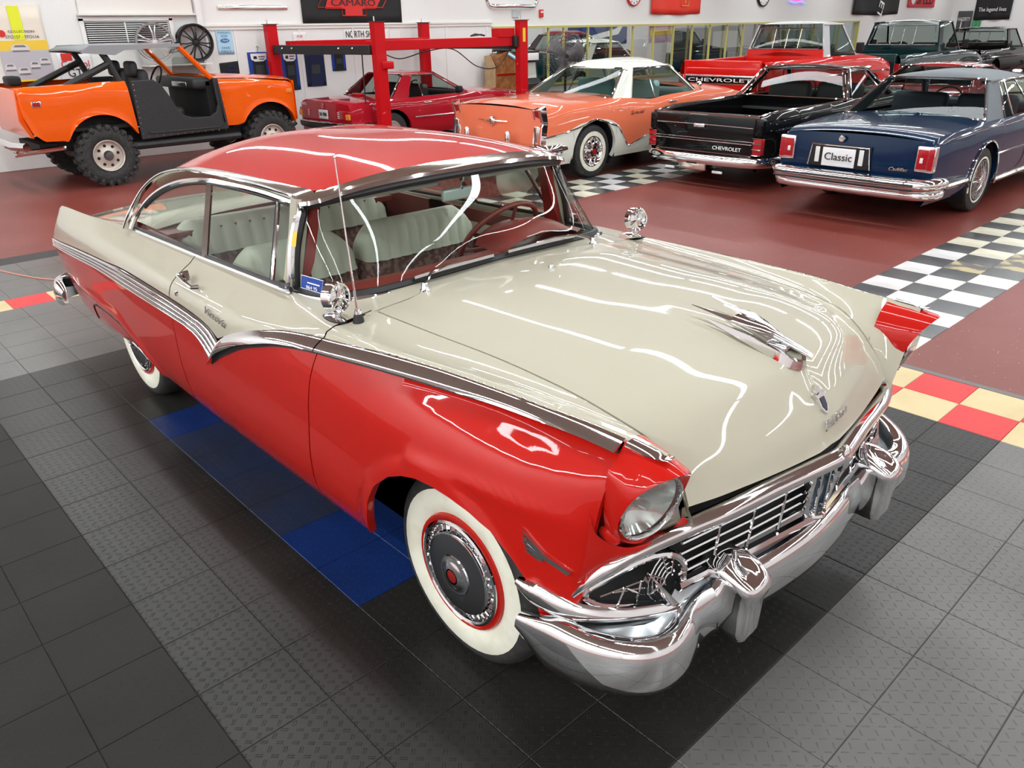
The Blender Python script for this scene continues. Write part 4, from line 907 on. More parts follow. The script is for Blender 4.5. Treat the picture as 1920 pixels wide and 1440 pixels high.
class Veh:
    def __init__(s, name, label, cat, loc, top, W, zb, wheels, R, tr, paint, rz=PI/2, ra=None, prof=PROF, zc=None, n=110, lower=None, split=None, tirew=.19, group=None, endz=None, archm=None):
        s.r = thing(name, label, cat, loc, rz, group); s.top = pch([p[0] for p in top], [p[1] for p in top]); s.W = pch([p[0] for p in W], [p[1] for p in W]); s.pr = pch(*prof); s.zb = zb
        s.x0, s.x1 = top[0][0], top[-1][0]; s.R = R; s.wheels = wheels; s.paint = paint; s.tr = tr; zc = zc or R
        bot = arch_poly(s.x0, s.x1, zb, wheels, ra or R+.07, zc, ends=endz); s.bot = bot
        tp = [(x, float(s.top(x))) for x in np.linspace(s.x0, s.x1, n)]; Bt = lin(bot, n)
        for sg in (-1, 1):
            def g(v0, v1, m, nm):
                P = []
                for i in range(n):
                    bx_, bz_ = Bt[i]; tx, tz = tp[i]; tx = bx_*.75+tx*.25 if s.x0 < bx_ < s.x1 else tx; tz = float(s.top(tx)); row = []
                    if v0 == 0: row.append((bx_, sg*(s.S(bx_, bz_)-.05), bz_+.02))
                    for v in np.linspace(v0, v1, 11):
                        x = bx_+(tx-bx_)*v; z = bz_+(tz-bz_)*v; row.append((x, sg*s.S(x, z), z))
                    P.append(row)
                return B().grid(P).obj(nm, m, s.r, ang=45)
            if split:
                # two-tone: colour border given as height over x
                f = pch([p[0] for p in split[0]], [p[1] for p in split[0]]); m2 = split[1]
                for hi in (False, True):
                    P = []
                    for i in range(n):
                        bx_, bz_ = Bt[i]; tx = bx_*.75+tp[i][0]*.25; tz = float(s.top(tx)); zs = min(max(float(f(bx_)), bz_+.004), tz-.02); row = []
                        lo_, h_ = ((bx_, bz_), (bx_, zs)) if not hi else ((bx_, zs), (tx, tz))
                        if not hi: row.append((bx_, sg*(s.S(bx_, bz_)-.05), bz_+.02))
                        for v in np.linspace(0, 1, 8):
                            x = lo_[0]+(h_[0]-lo_[0])*v; z = lo_[1]+(h_[1]-lo_[1])*v; row.append((x, sg*s.S(x, z), z))
                        P.append(row)
                    B().grid(P).obj('body_side' if hi else 'lower_body_side', paint if hi else m2, s.r, ang=45)
            else: g(0, 1, paint, 'body_side')
            rr_ = (ra or R+.07)+.015
            for xc in wheels: B().grid([[(xc+rr_*math.cos(a), sg*y_, zc+rr_*math.sin(a)) for y_ in (float(s.W(xc))-.03, float(s.W(xc))-.45)] for a in np.linspace(-.5, PI+.5, 20)]).obj('wheel_well', BLACK, s.r)
            b_ = B()
            for xc in wheels: b_.box((xc, sg*(s.W(xc)-tirew-.12), zc+.05), ((ra or R+.07)*2.0, .02, R*1.8))
            b_.obj('wheel_well', BLACK, s.r, smooth=False, merge=False, kind='stuff') if False else None
        b_ = B(); wm = float(s.W((s.x0+s.x1)/2)); b_.box(((s.x0+s.x1)/2, 0, zb+.05), (s.x1-s.x0-.3, 2*(wm-tirew-.14), .08))
        for xc in wheels:
            b_.box((xc, 0, zc+.12), ((ra or R+.07)*2.1, 2*(wm-tirew-.13), zc+.10)); b_.box((xc, 0, zc+(ra or R+.07)+.012), ((ra or R+.07)*1.2, 2*wm-.08, .02))
        b_.obj('underbody', BLACK, s.r, smooth=False, merge=False)
    def S(s, x, z):
        zt = float(s.top(x)); u = min(1, max(0, (z-s.zb)/max(.05, zt-s.zb))); return float(s.W(x))*float(s.pr(u))
    def pt(s, x, z, sg=-1, o=0.0): return (x, sg*(s.S(x, z)+o), z)
    def deck(s, xa, xb, name, m=None, crown=.03, n=26, endr=.0, inset=0.0, ys=17):
        P = []
        for x in np.linspace(xa, xb, n):
            zt = float(s.top(x)); y = s.S(x, zt)-inset; P.append([(x, y*v, zt-.0+crown*(1-abs(v)**2.4)) for v in np.linspace(-1, 1, ys)])
        return B().grid(P).obj(name, m or s.paint, s.r, ang=50)
    def fascia(s, x, name, bulge=.05, z0=None, m=None, sgn=-1):
        zt = float(s.top(x)); z0 = z0 if z0 is not None else s.zb; P = []
        for z in np.linspace(z0, zt, 10):
            y = s.S(x, z); P.append([(x+sgn*bulge*(1-abs(v)**2.5)*(.4+.6*math.sin(PI*min(1, (z-z0)/(zt-z0)*.9+.1))), y*v, z+.03*(1-abs(v)**2.4)*((z-z0)/(zt-z0))**3) for v in np.linspace(-1, 1, 17)])
        return B().grid(P).obj(name, m or s.paint, s.r, ang=50)
    def tires(s, style, whitew=0.0, w=.19, yo=None, rim=None):
        for xc in s.wheels:
            for sg in (-1, 1):
                y = sg*((yo if yo is not None else float(s.W(xc))-.05)); R = s.R; rr = rim or R*.56
                t_ = lw('tire', [(rr*.95, -w), (R*.8, -w-.005), (R*.96, -w+.01), (R, -w+.04), (R, -.04), (R*.965, -.012), (R*.90, .0), (rr*1.02, -.008), (rr, -.02)], TIRE, s.r, xc, y, sg, 36, R)
                if whitew: lw('whitewall', [(rr*1.03+whitew, .002), (rr*1.03+whitew*.5, .006), (rr*1.03, .0)], WHITEWALL, t_, xc, y, sg, 36, R)
                style(s, t_, xc, y, sg, rr)
    def cabin(s, xb0, xr0, xr1, xb1, zr, hr, roofm, crown=.05, belt=None, glass=None, cp=(0, .3), bp=(), pillar=None, trim=CHROME, hrr=None, rear=True, inter=(.10, .10, .11), front=True, rw_in=.06, zrr=None, seats=True, wheelc=BLACK):
        """greenhouse. xb0/xb1 glass bases, xr0/xr1 roof ends, zr roof edge height, hr half width at the roof edge"""
        glass = glass or DGLASS; hrr = hrr or hr; zrr = zrr if zrr is not None else zr
        yb = lambda x: s.S(x, float(s.top(x)))-.02
        zt = lambda x: float(s.top(x))
        n = 20; P = []
        for i in range(n+1):
            u = i/n; x = xr0+(xr1-xr0)*u; h = hrr+(hr-hrr)*min(1, u*2); z0 = zrr+(zr-zrr)*min(1, u*1.6); e = min(u, 1-u); cz = crown*min(1, (e*7)**.5)
            xc_ = lambda v: x+(-.05*(1-v*v) if u < .3 else .04*(1-v*v))*(1-min(1, e*6))
            P.append([(x, -h-.012, z0-.03)]+[(xc_(v), h*v, z0+cz*(1-abs(v)**2.6)) for v in np.linspace(-1, 1, 15)]+[(x, h+.012, z0-.03)])
        s.roof = B().grid(P).obj('roof', roofm, s.r, ang=50)
        pm = pillar or roofm; ipl = mat(s.r.name+'_interior', inter, .6)
        for sg in (-1, 1):
            def P3(x, v, base_x=None):  # point on the side glass plane, v 0 belt .. 1 roof
                xr = min(max(x, xr0), xr1); return x
            def pil(xa0, xa1, xt0, xt1, nm, m, th=.035, ztop=None):
                q = [(xa0, sg*yb(xa0), zt(xa0)-.01), (xa1, sg*yb(xa1), zt(xa1)-.01), (xt1, sg*(hr), zr-.01), (xt0, sg*(hrr if xt0 < xr0+.2 else hr), (zrr if xt0 < xr0+.2 else zr)-.01)]
                return B().prism(q, (0, -sg*th, 0)).obj(nm, m, s.r, smooth=False, bevel=.008)
            pil(xb0, xb0+cp[0]+cp[1], xr0, xr0+cp[1], 'rear_pillar', pm)
            pil(xb1-.07, xb1+.0, xr1-.06, xr1, 'front_pillar', pm)
            ga, gb = xb0+cp[0]+cp[1], xb1-.07; ta, tb = xr0+cp[1], xr1-.06
            prev = 0.0; cuts = [0]+list(bp)+[1]
            for c0, c1 in zip(cuts[:-1], cuts[1:]):
                xa, xc2, xd, xe = ga+(gb-ga)*c0, ga+(gb-ga)*c1, ta+(tb-ta)*c1, ta+(tb-ta)*c0
                q = [(xa, sg*(yb(xa)-.012), zt(xa)), (xc2, sg*(yb(xc2)-.012), zt(xc2)), (xd, sg*(hr-.012), zr-.01), (xe, sg*(hr-.012), zr-.01)]
                B().add(q, [(0, 1, 2, 3)]).obj('side_glass', glass, s.r, smooth=False)
                if trim is not None:
                    q2 = [tuple(np.array(p)+np.array([0, sg*.014, 0])) for p in q]; B().tube(q2, .010, 5, closed=True).obj('window_trim', trim, s.r)
            B().tube([(x, sg*(h_+.012), z_-.02) for x, h_, z_ in ((xr0, hrr, zrr), (xr0+.25*(xr1-xr0), hr, zr), (xr1, hr, zr))], .010, 5).obj('drip_rail', trim or pm, s.r)
        def glz(xb, xr, z_r, h_r, nm, sg_):
            P = []
            for i in range(17):
                v = i/8-1; P.append([((xb+sg_*rw_in*(1-v*v))*(1-w_)+(xr+sg_*.02*(1-v*v))*w_, (yb(xb)*(1-w_)+h_r*w_-.03)*v, (zt(xb)+.01)*(1-w_)+(z_r+.01)*w_) for w_ in np.linspace(0, 1, 6)])
            g_ = B().grid(P).obj(nm, glass, s.r)
            lp = [P[i][0] for i in range(17)]+[P[16][j] for j in range(1, 6)]+[P[i][5] for i in range(15, -1, -1)]+[P[0][j] for j in range(4, 0, -1)]
            if trim is not None: B().tube([tuple(np.array(p)+np.array([sg_*.01, 0, .004])) for p in lp], .012, 6, closed=True).obj(nm+'_trim', trim, s.r)
        if rear: glz(xb0, xr0, zrr, hrr-.02, 'rear_window', -1)
        if front: glz(xb1, xr1, zr, hr-.02, 'windshield', 1)
        wi = float(s.W((xb0+xb1)/2))-.12
        xs0 = max(xb0, s.wheels[0]+s.R+.14); b_ = B(); b_.box(((xs0+xb1)/2, 0, s.zb+.16), (xb1-xs0, 2*wi, .04))
        for sg in (-1, 1): b_.box(((xs0+xb1)/2, sg*wi, (s.zb+zt(xb1))/2+.02), (xb1-xs0, .03, zt(xb1)-s.zb-.12)); b_.box(((xb0+xs0)/2, sg*wi, zt(xb0)-.10), (xs0-xb0+.02, .03, .16))
        b_.box(((xb0+xs0)/2, 0, zt(xb0)-.16), (xs0-xb0+.1, 2*wi, .03))
        b_.box((xb1+.02, 0, (s.zb+zt(xb1))/2), (.2, 2*wi, zt(xb1)-s.zb-.08)); 
        b_.obj('cabin_shell', ipl, s.r, smooth=False, merge=False)
        B().rbox((xb1-.10, 0, zt(xb1)-.03), (.34, 2*wi, .14), .05).obj('dashboard', ipl, s.r)
        if seats:
            for y in (-wi*.5, wi*.5): B().rbox((xr0+(xr1-xr0)*.55, y, zt(xb1)-.12), (.16, wi*.85, .62), .06).obj('front_seat', ipl, s.r)
        c = Vector((xb1-.42, wi*.48, zt(xb1)+.03)); ax = Vector((-.85, 0, .5)).normalized(); u = Vector((0, 1, 0)); v_ = ax.cross(u)
        B().tube([tuple(c+(u*math.cos(a)+v_*math.sin(a))*.19) for a in np.linspace(0, 2*PI, 25)[:-1]], .012, 6, closed=True).obj('steering_wheel', wheelc, s.r)
    def strip(s, xa, xb, f, h=.015, m=CHROME, name='side_molding', o=.006, n=30, sides=(-1, 1)):
        for sg in sides:
            B().tube([(x, sg*(s.S(x, f(x))+o*.4), f(x)) for x in np.linspace(xa, xb, n)], h/2, 6).obj(name, m, s.r)
    def bumper(s, x, zc, h, name, m=CHROME, wrap=.45, sgn=-1, out=.06, curve=.10, d=.05):
        w_ = float(s.W(x-sgn*.1)); P = [(x-sgn*wrap, -w_-.01, zc), (x-sgn*.10, -w_-.02, zc), (x+sgn*(out-.02), -w_+.09, zc), (x+sgn*(out+curve*.6), -w_*.45, zc), (x+sgn*(out+curve*.7), 0, zc)]
        P = cr(P+[(a, -b, c) for a, b, c in P[::-1][1:]], 50)
        pr = [(-.02, -h/2), (d*.7, -h/2*.8), (d, -h*.15), (d, h*.2), (d*.6, h/2*.9), (-.02, h/2)]
        if sgn < 0: pr = [(-a, b) for a, b in pr]
        return B().sweep(P, pr, scale=[min(1, .6+min(i, 49-i)/8) for i in range(50)]).obj(name, m, s.r, ang=50)
def cap_wheel(prof, m=CHROME, emb=None, nm='hubcap'):
    def f(s, t_, xc, y, sg, rr):
        lw(nm, [(r*rr, h) for r, h in prof], m, t_, xc, y, sg, 28, s.R)
        if emb: lw('hub_emblem', [(.20*rr, prof[-1][1]+.004), (0, prof[-1][1]+.008)], emb, t_, xc, y, sg, 14, s.R)
    return f
REDLAMP = mat('red_lamp', (.35, .01, .015), .15, 0, 1); AMBER = mat('amber_lamp', (.7, .22, .02), .2, 0, 1); WLAMP = mat('clear_lamp', (.7, .7, .68), .2, 0, 1)
PRINTW = mat('white_print', (.82, .82, .80), .5); PRINTK = mat('black_print', (.012, .012, .014), .5)
def rtext(v, body, x, y, z, h, m, fit=None, shear=0, nm='lettering'):   # faces backwards (-x): reads from +y to -y
    return text(nm, body, h, m, v.r, (x, y, z), (0, -1, 0), (0, 0, 1), .006, shear, fit=fit)

# ---- coral and white hardtop with curved rear window
CORAL = mat('coral_paint', (.72, .17, .085), .3, 0, 1); IVP = mat('ivory_paint', (.66, .67, .60), .3, 0, 1)
v = Veh('hardtop_car', 'coral and white two-door hardtop with whitewalls beside the checkered band', 'car', (-6.93, 2.74, 0),
        [(0, .96), (.35, 1.00), (.9, 1.01), (1.6, 1.02), (2.05, .985), (2.25, .97), (2.6, 1.00), (3.3, 1.02), (4.0, 1.00), (4.7, .93), (5.0, .80)],
        [(0, .90), (.5, .965), (1.5, .98), (3.5, .97), (4.6, .93), (5.0, .86)],   .24, [.97, 4.0], .36, 1.5, CORAL, ra=.44, zc=.36,
        split=([(0, .62), (.35, .66), (.72, .76), (1.12, .78), (1.42, .70), (1.62, .46), (1.69, .36), (2.0, .46), (2.5, .58), (3.1, .66), (5.0, .70)], IVP))
v.deck(0, 1.62, 'trunk_lid', crown=.05); v.deck(3.38, 5.0, 'hood', crown=.08); v.fascia(0, 'rear_panel', .07); v.fascia(5.0, 'front_panel', .08, sgn=1)
v.cabin(1.42, 2.00, 3.00, 3.42, 1.40, .66, IVP, crown=.11, cp=(.28, .12), bp=(.36,), rw_in=.14, inter=(.16, .30, .29), hrr=.60, zrr=1.38)
v.strip(0.02, 4.9, lambda x: float(np.interp(x, [0, .35, .72, .97, 1.22, 1.45, 1.60, 1.69, 2.0, 2.5, 3.1, 5.0], [.62, .66, .73, .795, .73, .66, .46, .36, .46, .58, .66, .70])), .025, n=90)
v.bumper(0, .46, .15, 'rear_bumper', out=.08)
for y in (-.42, .42): B().rbox((-.17, y, .58), (.09, .08, .24), .035).obj('bumper_guard', CHROME, v.r)
for sg in (-1, 1):
    b_ = B(); yy = sg*.86
    b_.prism([(.06, yy, 1.02), (-.055, yy, .98), (.005, yy, .80), (-.02, yy, .76), (-.05, yy, .54), (.05, yy, .50), (.10, yy, .80)], (0, sg*.05, 0)); b_.prism([(.06, yy-sg*.11, 1.00), (-.045, yy-sg*.11, .97), (.00, yy-sg*.11, .80), (-.05, yy-sg*.11, .54), (.05, yy-sg*.11, .50), (.10, yy-sg*.11, .80)], (0, sg*.03, 0))
    h = b_.obj('tail_lamp_housing', CHROME, v.r, smooth=False, bevel=.006)
    B().prism([(-.035, yy, .965), (.02, yy, .80), (.02, yy-sg*.08, .80), (-.035, yy-sg*.08, .96)], (.05, 0, 0)).obj('red_lens', REDLAMP, h, smooth=False)
    B().rbox((-.015, yy-sg*.04, .66), (.05, .085, .22), .01).obj('white_lens', mat('ribbed_chrome', (.7, .7, .7), .15, 1) if sg < 0 else bpy.data.materials['ribbed_chrome'], h)
b_ = B(); b_.lathe([(0, .02), (.04, .018), (.055, .008), (.06, -.01)], (-.085, 0, .80), 'x', 20, -1); b_.tube([(-.075, -.30, .805), (-.09, 0, .80), (-.075, .30, .805)], [.004, .012, .004], 6); b_.obj('trunk_emblem', CHROME, v.r)
text('side_script', 'Special', .05, CHROME, v.r, v.pt(1.85, .80, -1, .004), (1, 0, 0), (0, 0, 1), .004, .5, fit=.33)
B().rbox(v.pt(2.72, .915, -1, .02), (.17, .03, .025), .01).obj('door_handle', CHROME, v.r)
B().sphere(v.pt(3.55, 1.10, -1, -.06), .05, 8, (.5, 1, 1)).obj('side_mirror', CHROME, v.r); B().tube([v.pt(3.55, 1.0, -1, -.02), v.pt(3.55, 1.08, -1, -.06)], .010, 6).obj('mirror_stem', CHROME, v.r)
v.tires(cap_wheel([(1.0, -.02), (.97, .008), (.9, .0), (.80, -.035), (.5, -.045), (.42, -.02), (.36, .02), (.2, .025)], CHROME, REDLAMP), whitew=.062, w=.18, yo=.93)
for (x, y, sg) in [(xc, s_*.93, s_) for xc in v.wheels for s_ in (-1, 1)]:
    b_ = B()
    for k in range(10):
        a = 2*PI*k/10; b_.tube([(x+.07*math.cos(a), y+sg*.012, .36+.07*math.sin(a)), (x+.17*math.cos(a), y+sg*(-.010), .36+.17*math.sin(a))], [.016, .011], 5)
    b_.obj('wheel_ribs', CHROME, v.r, kind='stuff')

# ---- black car-based pickup
BLKP = mat('black_paint', (.003, .003, .0035), .25, 0, .75)
v = Veh('coupe_pickup', 'glossy black two-door utility pickup seen from behind its low tailgate', 'pickup truck', (-4.55, 4.25, 0),
        [(0, .90), (.3, .935), (1.5, .95), (2.3, .965), (3.6, .96), (4.6, .93), (5.2, .86)], [(0, .85), (.4, .89), (2.6, .92), (4.6, .92), (5.2, .90)], .25, [1.22, 4.15], .34, 1.5, BLKP, ra=.40)
for sg in (-1, 1):
    P = [[v.pt(x, float(v.top(x)), sg), (x, sg*(v.S(x, 1)-.07), float(v.top(x))+.004), (x, sg*(v.S(x, 1)-.09), float(v.top(x))-.02), (x, sg*(v.S(x, 1)-.10), .52)] for x in np.linspace(0, 2.25, 14)]
    B().grid(P).obj('bed_side', BLKP, v.r); B().tube([(x, sg*(v.S(x, float(v.top(x)))-.03), float(v.top(x))+.008) for x in np.linspace(0, 2.3, 14)], .013, 6).obj('bed_rail', CHROME, v.r)
box('bed_floor', (1.1, 0, .52), (2.2, 1.52, .03), BLKP, v.r); box('bed_front', (2.22, 0, .74), (.05, 1.55, .44), BLKP, v.r)
box('hood', (4.1, 0, .93), (.1, .1, .01), BLKP, v.r) if False else v.deck(3.55, 5.2, 'hood', crown=.06); v.fascia(5.2, 'front_panel', .06, sgn=1)
tg = B().rbox((-.015, 0, .645), (.07, 1.50, .50), .02).obj('tailgate', BLKP, v.r)
B().tube([(-.03, y, .905) for y in np.linspace(-.80, .80, 9)], .018, 6).obj('tailgate_cap', CHROME, v.r)
B().tube([(-.055, -.73, .58), (-.055, .73, .58), (-.055, .73, .44), (-.055, -.73, .44)], .007, 5, closed=True).obj('gate_molding', CHROME, tg)
B().tube([(-.055, -.77, .61), (-.055, .77, .61)], .005, 5).obj('gate_molding', CHROME, tg)
B().tube([(-.052, y, .775+.006*math.cos(y*2)) for y in np.linspace(-.73, .73, 9)], .007, 5).obj('gate_crease', CHROME2, tg)
B().rbox((-.062, .05, .765), (.03, .17, .05), .012).obj('gate_handle', CHROME, tg)
rtext(v, 'CHEVROLET', -.058, -.38, .485, .045, PRINTW, fit=.42)
for sg in (-1, 1):
    B().rbox((-.01, sg*.80, .56), (.08, .13, .20), .015).obj('tail_lamp', REDLAMP, v.r); 
    for z in (.66, .595, .53, .46): B().tube([(-.055, sg*.735, z), (-.055, sg*.86, z)], .006, 5).obj('lamp_trim', CHROME, v.r)
    B().rbox((.0, sg*.80, .78), (.10, .12, .22), .03).obj('corner_post', BLKP, v.r)
v.bumper(0, .36, .14, 'rear_bumper', out=.07); B().rbox((-.15, .05, .30), (.05, .42, .17), .02).obj('hitch_plate', STAIN, v.r); box('hitch_opening', (-.178, .05, .34), (.01, .16, .08), BLACK, v.r)
for y in (-.32, .42): B().rbox((-.13, y, .215), (.03, .15, .035), .01).obj('reflector_lamp', WLAMP, v.r)
v.cabin(2.12, 2.42, 3.12, 3.62, 1.33, .63, BLKP, crown=.05, cp=(.05, .10), bp=(.82,), rw_in=.02, inter=(.02, .02, .02), seats=True)
for sg in (-1, 1): B().tube([(2.05, sg*.86, .96), (2.15, sg*.80, 1.05), (2.38, sg*.68, 1.30), (2.50, sg*.66, 1.36), (3.12, sg*.65, 1.35)], .020, 6).obj('roof_molding', CHROME, v.r)
B().tube([(2.44, y, 1.345+.045*(1-(y/.66)**2)) for y in np.linspace(-.66, .66, 9)], .016, 6).obj('roof_molding', CHROME, v.r)
text('side_script', 'custom', .04, CHROME, v.r, v.pt(.45, .73, -1, .004), (1, 0, 0), (0, 0, 1), .004, .4, fit=.36)
v.tires(cap_wheel([(1.0, -.02), (.95, .005), (.8, -.01), (.45, .01), (.2, .02)]), w=.19)

# ---- dark blue sedan
NAVY = mat('midnight_blue_paint', (.004, .018, .052), .22, 0, .75); VINYL = noise_mix(mat('slate_vinyl_roof', (.075, .090, .105), .5), (.09, .105, .12), 60, bump=.1, bscale=90)
v = Veh('sedan_car', 'midnight blue sedan with slate vinyl roof and plate at its tail', 'car', (-2.27, 3.62, 0),
        [(0, .86), (.08, .895), (.7, .93), (1.35, .95), (2.4, .955), (3.6, .95), (4.5, .93), (5.1, .84)], [(0, .825), (.4, .855), (1.3, .89), (2.5, .90), (4.6, .90), (5.1, .87)], .24, [1.30, 4.16], .345, 1.5, NAVY, ra=.41)
v.deck(0, 1.38, 'trunk_lid', crown=.05); v.deck(3.75, 5.1, 'hood', crown=.05); v.fascia(5.1, 'front_panel', .05, sgn=1); v.fascia(0, 'rear_panel', .05, z0=.35)
v.cabin(1.34, 1.86, 3.10, 3.78, 1.33, .60, VINYL, crown=.075, cp=(.30, .22), bp=(.14, .52), rw_in=.05, trim=CHROME, inter=(.02, .03, .045), hrr=.585)
v.bumper(0, .455, .13, 'rear_bumper', out=.12, wrap=.30, curve=.05, d=.08)
v.bumper(0, .345, .10, 'bumper_apron', m=CHROME, out=.08, wrap=.30, curve=.05)
for z in (.43, .475): B().tube([(-.265+.02*(y/.9)**4+.17*abs(y/.9)**8*0, y, z) for y in np.linspace(-.75, .75, 21)], .010, 6).obj('bumper_groove', RUBBER, v.r)
for sg in (-1, 1):
    t_ = B().rbox((-.0, sg*.74, .70), (.09, .18, .25), .012).obj('tail_lamp_frame', CHROME, v.r)
    B().rbox((-.042, sg*.715, .70), (.02, .10, .19), .006).obj('lamp_lens', REDLAMP, t_); B().rbox((-.035, sg*.795, .70), (.03, .055, .20), .006).obj('lamp_lens', REDLAMP, t_); B().rbox((-.054, sg*.71, .69), (.01, .03, .05), .004).obj('lamp_center', WLAMP, t_)
b_ = B().rbox((-.058, .12, .655), (.03, .66, .24), .01).obj('plate_recess', BLACK, v.r); B().tube([(-.072, -.22, .545), (-.072, -.19, .765), (-.072, .43, .765), (-.072, .46, .545)], .009, 6).obj('recess_trim', CHROME, v.r)
pl_ = B().rbox((-.085, .12, .645), (.012, .36, .19), .008).obj('license_plate', mat('plate_white', (.75, .75, .76), .4), v.r)
rtext(v, 'Classic', -.0925, .12, .615, .075, PRINTK, fit=.30)
for y in (-.12, .36): B().rbox((-.08, y, .66), (.012, .05, .16), .006).obj('reverse_lamp', WLAMP, v.r)
B().lathe([(0, .012), (.03, .010), (.036, 0)], (-.062, .12, .835), 'x', 16, -1).obj('trunk_crest', CHROME, v.r)
rtext(v, 'Cadillac', -.062, -.50, .57, .035, CHROME, fit=.19, shear=.4)
v.strip(.05, 5.0, lambda x: float(v.top(x))-.045, .018); v.strip(1.6, 3.6, lambda x: .60, .022); v.strip(.05, .86, lambda x: .40, .05, STAIN, 'lower_molding'); v.strip(1.75, 3.7, lambda x: .29, .06, STAIN, 'rocker_molding')
for sg in (-1, 1):
    B().tube([(1.30+.415*math.cos(a), sg*(v.S(1.30, .5)+.004), .345+.415*math.sin(a)) for a in np.linspace(-.2, PI+.2, 24)], .010, 6).obj('arch_molding', CHROME, v.r)
    B().lathe([(.028, .003), (.022, .006), (.016, .003)], (1.75, sg*.80, 1.06), 'y', 16, sg).obj('roof_badge', CHROME, v.r)
B().box((2.65, -.93, .60), (.006, .01, .62)).obj('door_gap', BLACK, v.r)
def wire(s, t_, xc, y, sg, rr):
    lw('wheel_rim', [(1.0*rr, -.02), (.97*rr, .008), (.90*rr, .004), (.86*rr, -.03), (0, -.04)], mat('rim_grey_metal', (.25, .25, .26), .25, 1) if 'rim_grey_metal' not in bpy.data.materials else bpy.data.materials['rim_grey_metal'], t_, xc, y, sg, 28, s.R)  # rim dish in a duller grey metal than the spokes
    b_ = B()
    for k in range(20):
        a = 2*PI*k/20
        for d in (.35, -.35): b_.tube([(xc+.055*math.cos(a), y+sg*.025, s.R+.055*math.sin(a)), (xc+.88*rr*math.cos(a+d), y-sg*.004, s.R+.88*rr*math.sin(a+d))], .004, 4)
    b_.obj('wire_spokes', CHROME, t_, kind='stuff', smooth=False); lw('wheel_hub', [(.06, .015), (.055, .03), (.03, .036), (0, .038)], CHROME, t_, xc, y, sg, 18, s.R)
v.tires(wire, whitew=.022, w=.20, yo=.865, rim=.22)

# ---- small red coupe by the lift
RUBY = mat('ruby_paint', (.36, .008, .018), .25, 0, 1)
v = Veh('coupe_car', 'dark red two-seat coupe parked inside the red lift', 'car', (-11.40, 2.68, 0),
        [(0, .80), (.1, .83), (1.0, .85), (2.6, .86), (3.5, .83), (4.4, .72)], [(0, .84), (.4, .885), (2.5, .895), (4.0, .87), (4.4, .82)], .22, [.85, 3.30], .315, 1.3, RUBY, ra=.37)
v.deck(0, 1.05, 'trunk_lid', crown=.03); v.deck(2.55, 4.4, 'hood', crown=.06); v.fascia(0, 'rear_panel', .04); v.fascia(4.4, 'front_panel', .05, sgn=1)
v.cabin(.90, 1.32, 2.02, 2.62, 1.22, .58, RUBY, crown=.035, cp=(.16, .18), bp=(.24,), inter=(.015, .015, .015), rw_in=.02)
v.strip(1.3, 3.0, lambda x: .52, .03, CHROME2); v.bumper(0, .44, .12, 'rear_bumper', m=RUBBER, out=.06); v.bumper(0, .50, .03, 'bumper_trim', out=.07)
for sg in (-1, 1):
    t_ = B().rbox((-.01, sg*.66, .63), (.06, .34, .15), .015).obj('tail_lamp', REDLAMP, v.r); B().rbox((-.03, sg*.79, .61), (.035, .12, .09), .01).obj('turn_lamp', AMBER, t_)
    for k in range(4): B().rbox((-.042, sg*(.50-.0), .58+.03*k), (.008, .06, .014), .003).obj('reverse_rib', WLAMP, t_)
pl_ = B().rbox((-.05, -.02, .62), (.012, .30, .15), .006).obj('license_plate', bpy.data.materials['plate_white'], v.r); rtext(v, '3A 986', -.058, -.02, .595, .06, PRINTK, fit=.24)
b_ = B().tube([(-.045, .035*math.cos(a), .765+.035*math.sin(a)) for a in np.linspace(0, 2*PI, 17)[:-1]], .005, 5, closed=True)
for k in range(3): a = PI/2+2*PI*k/3; b_.tube([(-.045, 0, .765), (-.045, .034*math.cos(a), .765+.034*math.sin(a))], .004, 4)
b_.obj('trunk_star', CHROME, v.r); rtext(v, '560SL', -.038, .66, .75, .04, CHROME, fit=.22)
B().rbox((.72, .02, .90), (.10, .24, .05), .015).obj('brake_lamp', REDLAMP, v.r); B().rbox(v.pt(2.42, .93, -1, -.03), (.10, .14, .11), .03).obj('side_mirror', BLACK, v.r); B().rbox(v.pt(1.62, .75, -1, .012), (.17, .02, .035), .01).obj('door_handle', CHROME, v.r)
v.tires(cap_wheel([(1.0, -.01), (.92, .006), (.6, -.012), (.3, .004), (.15, .01)], mat('flat_alloy', (.55, .53, .5), .4, .6)), w=.18)
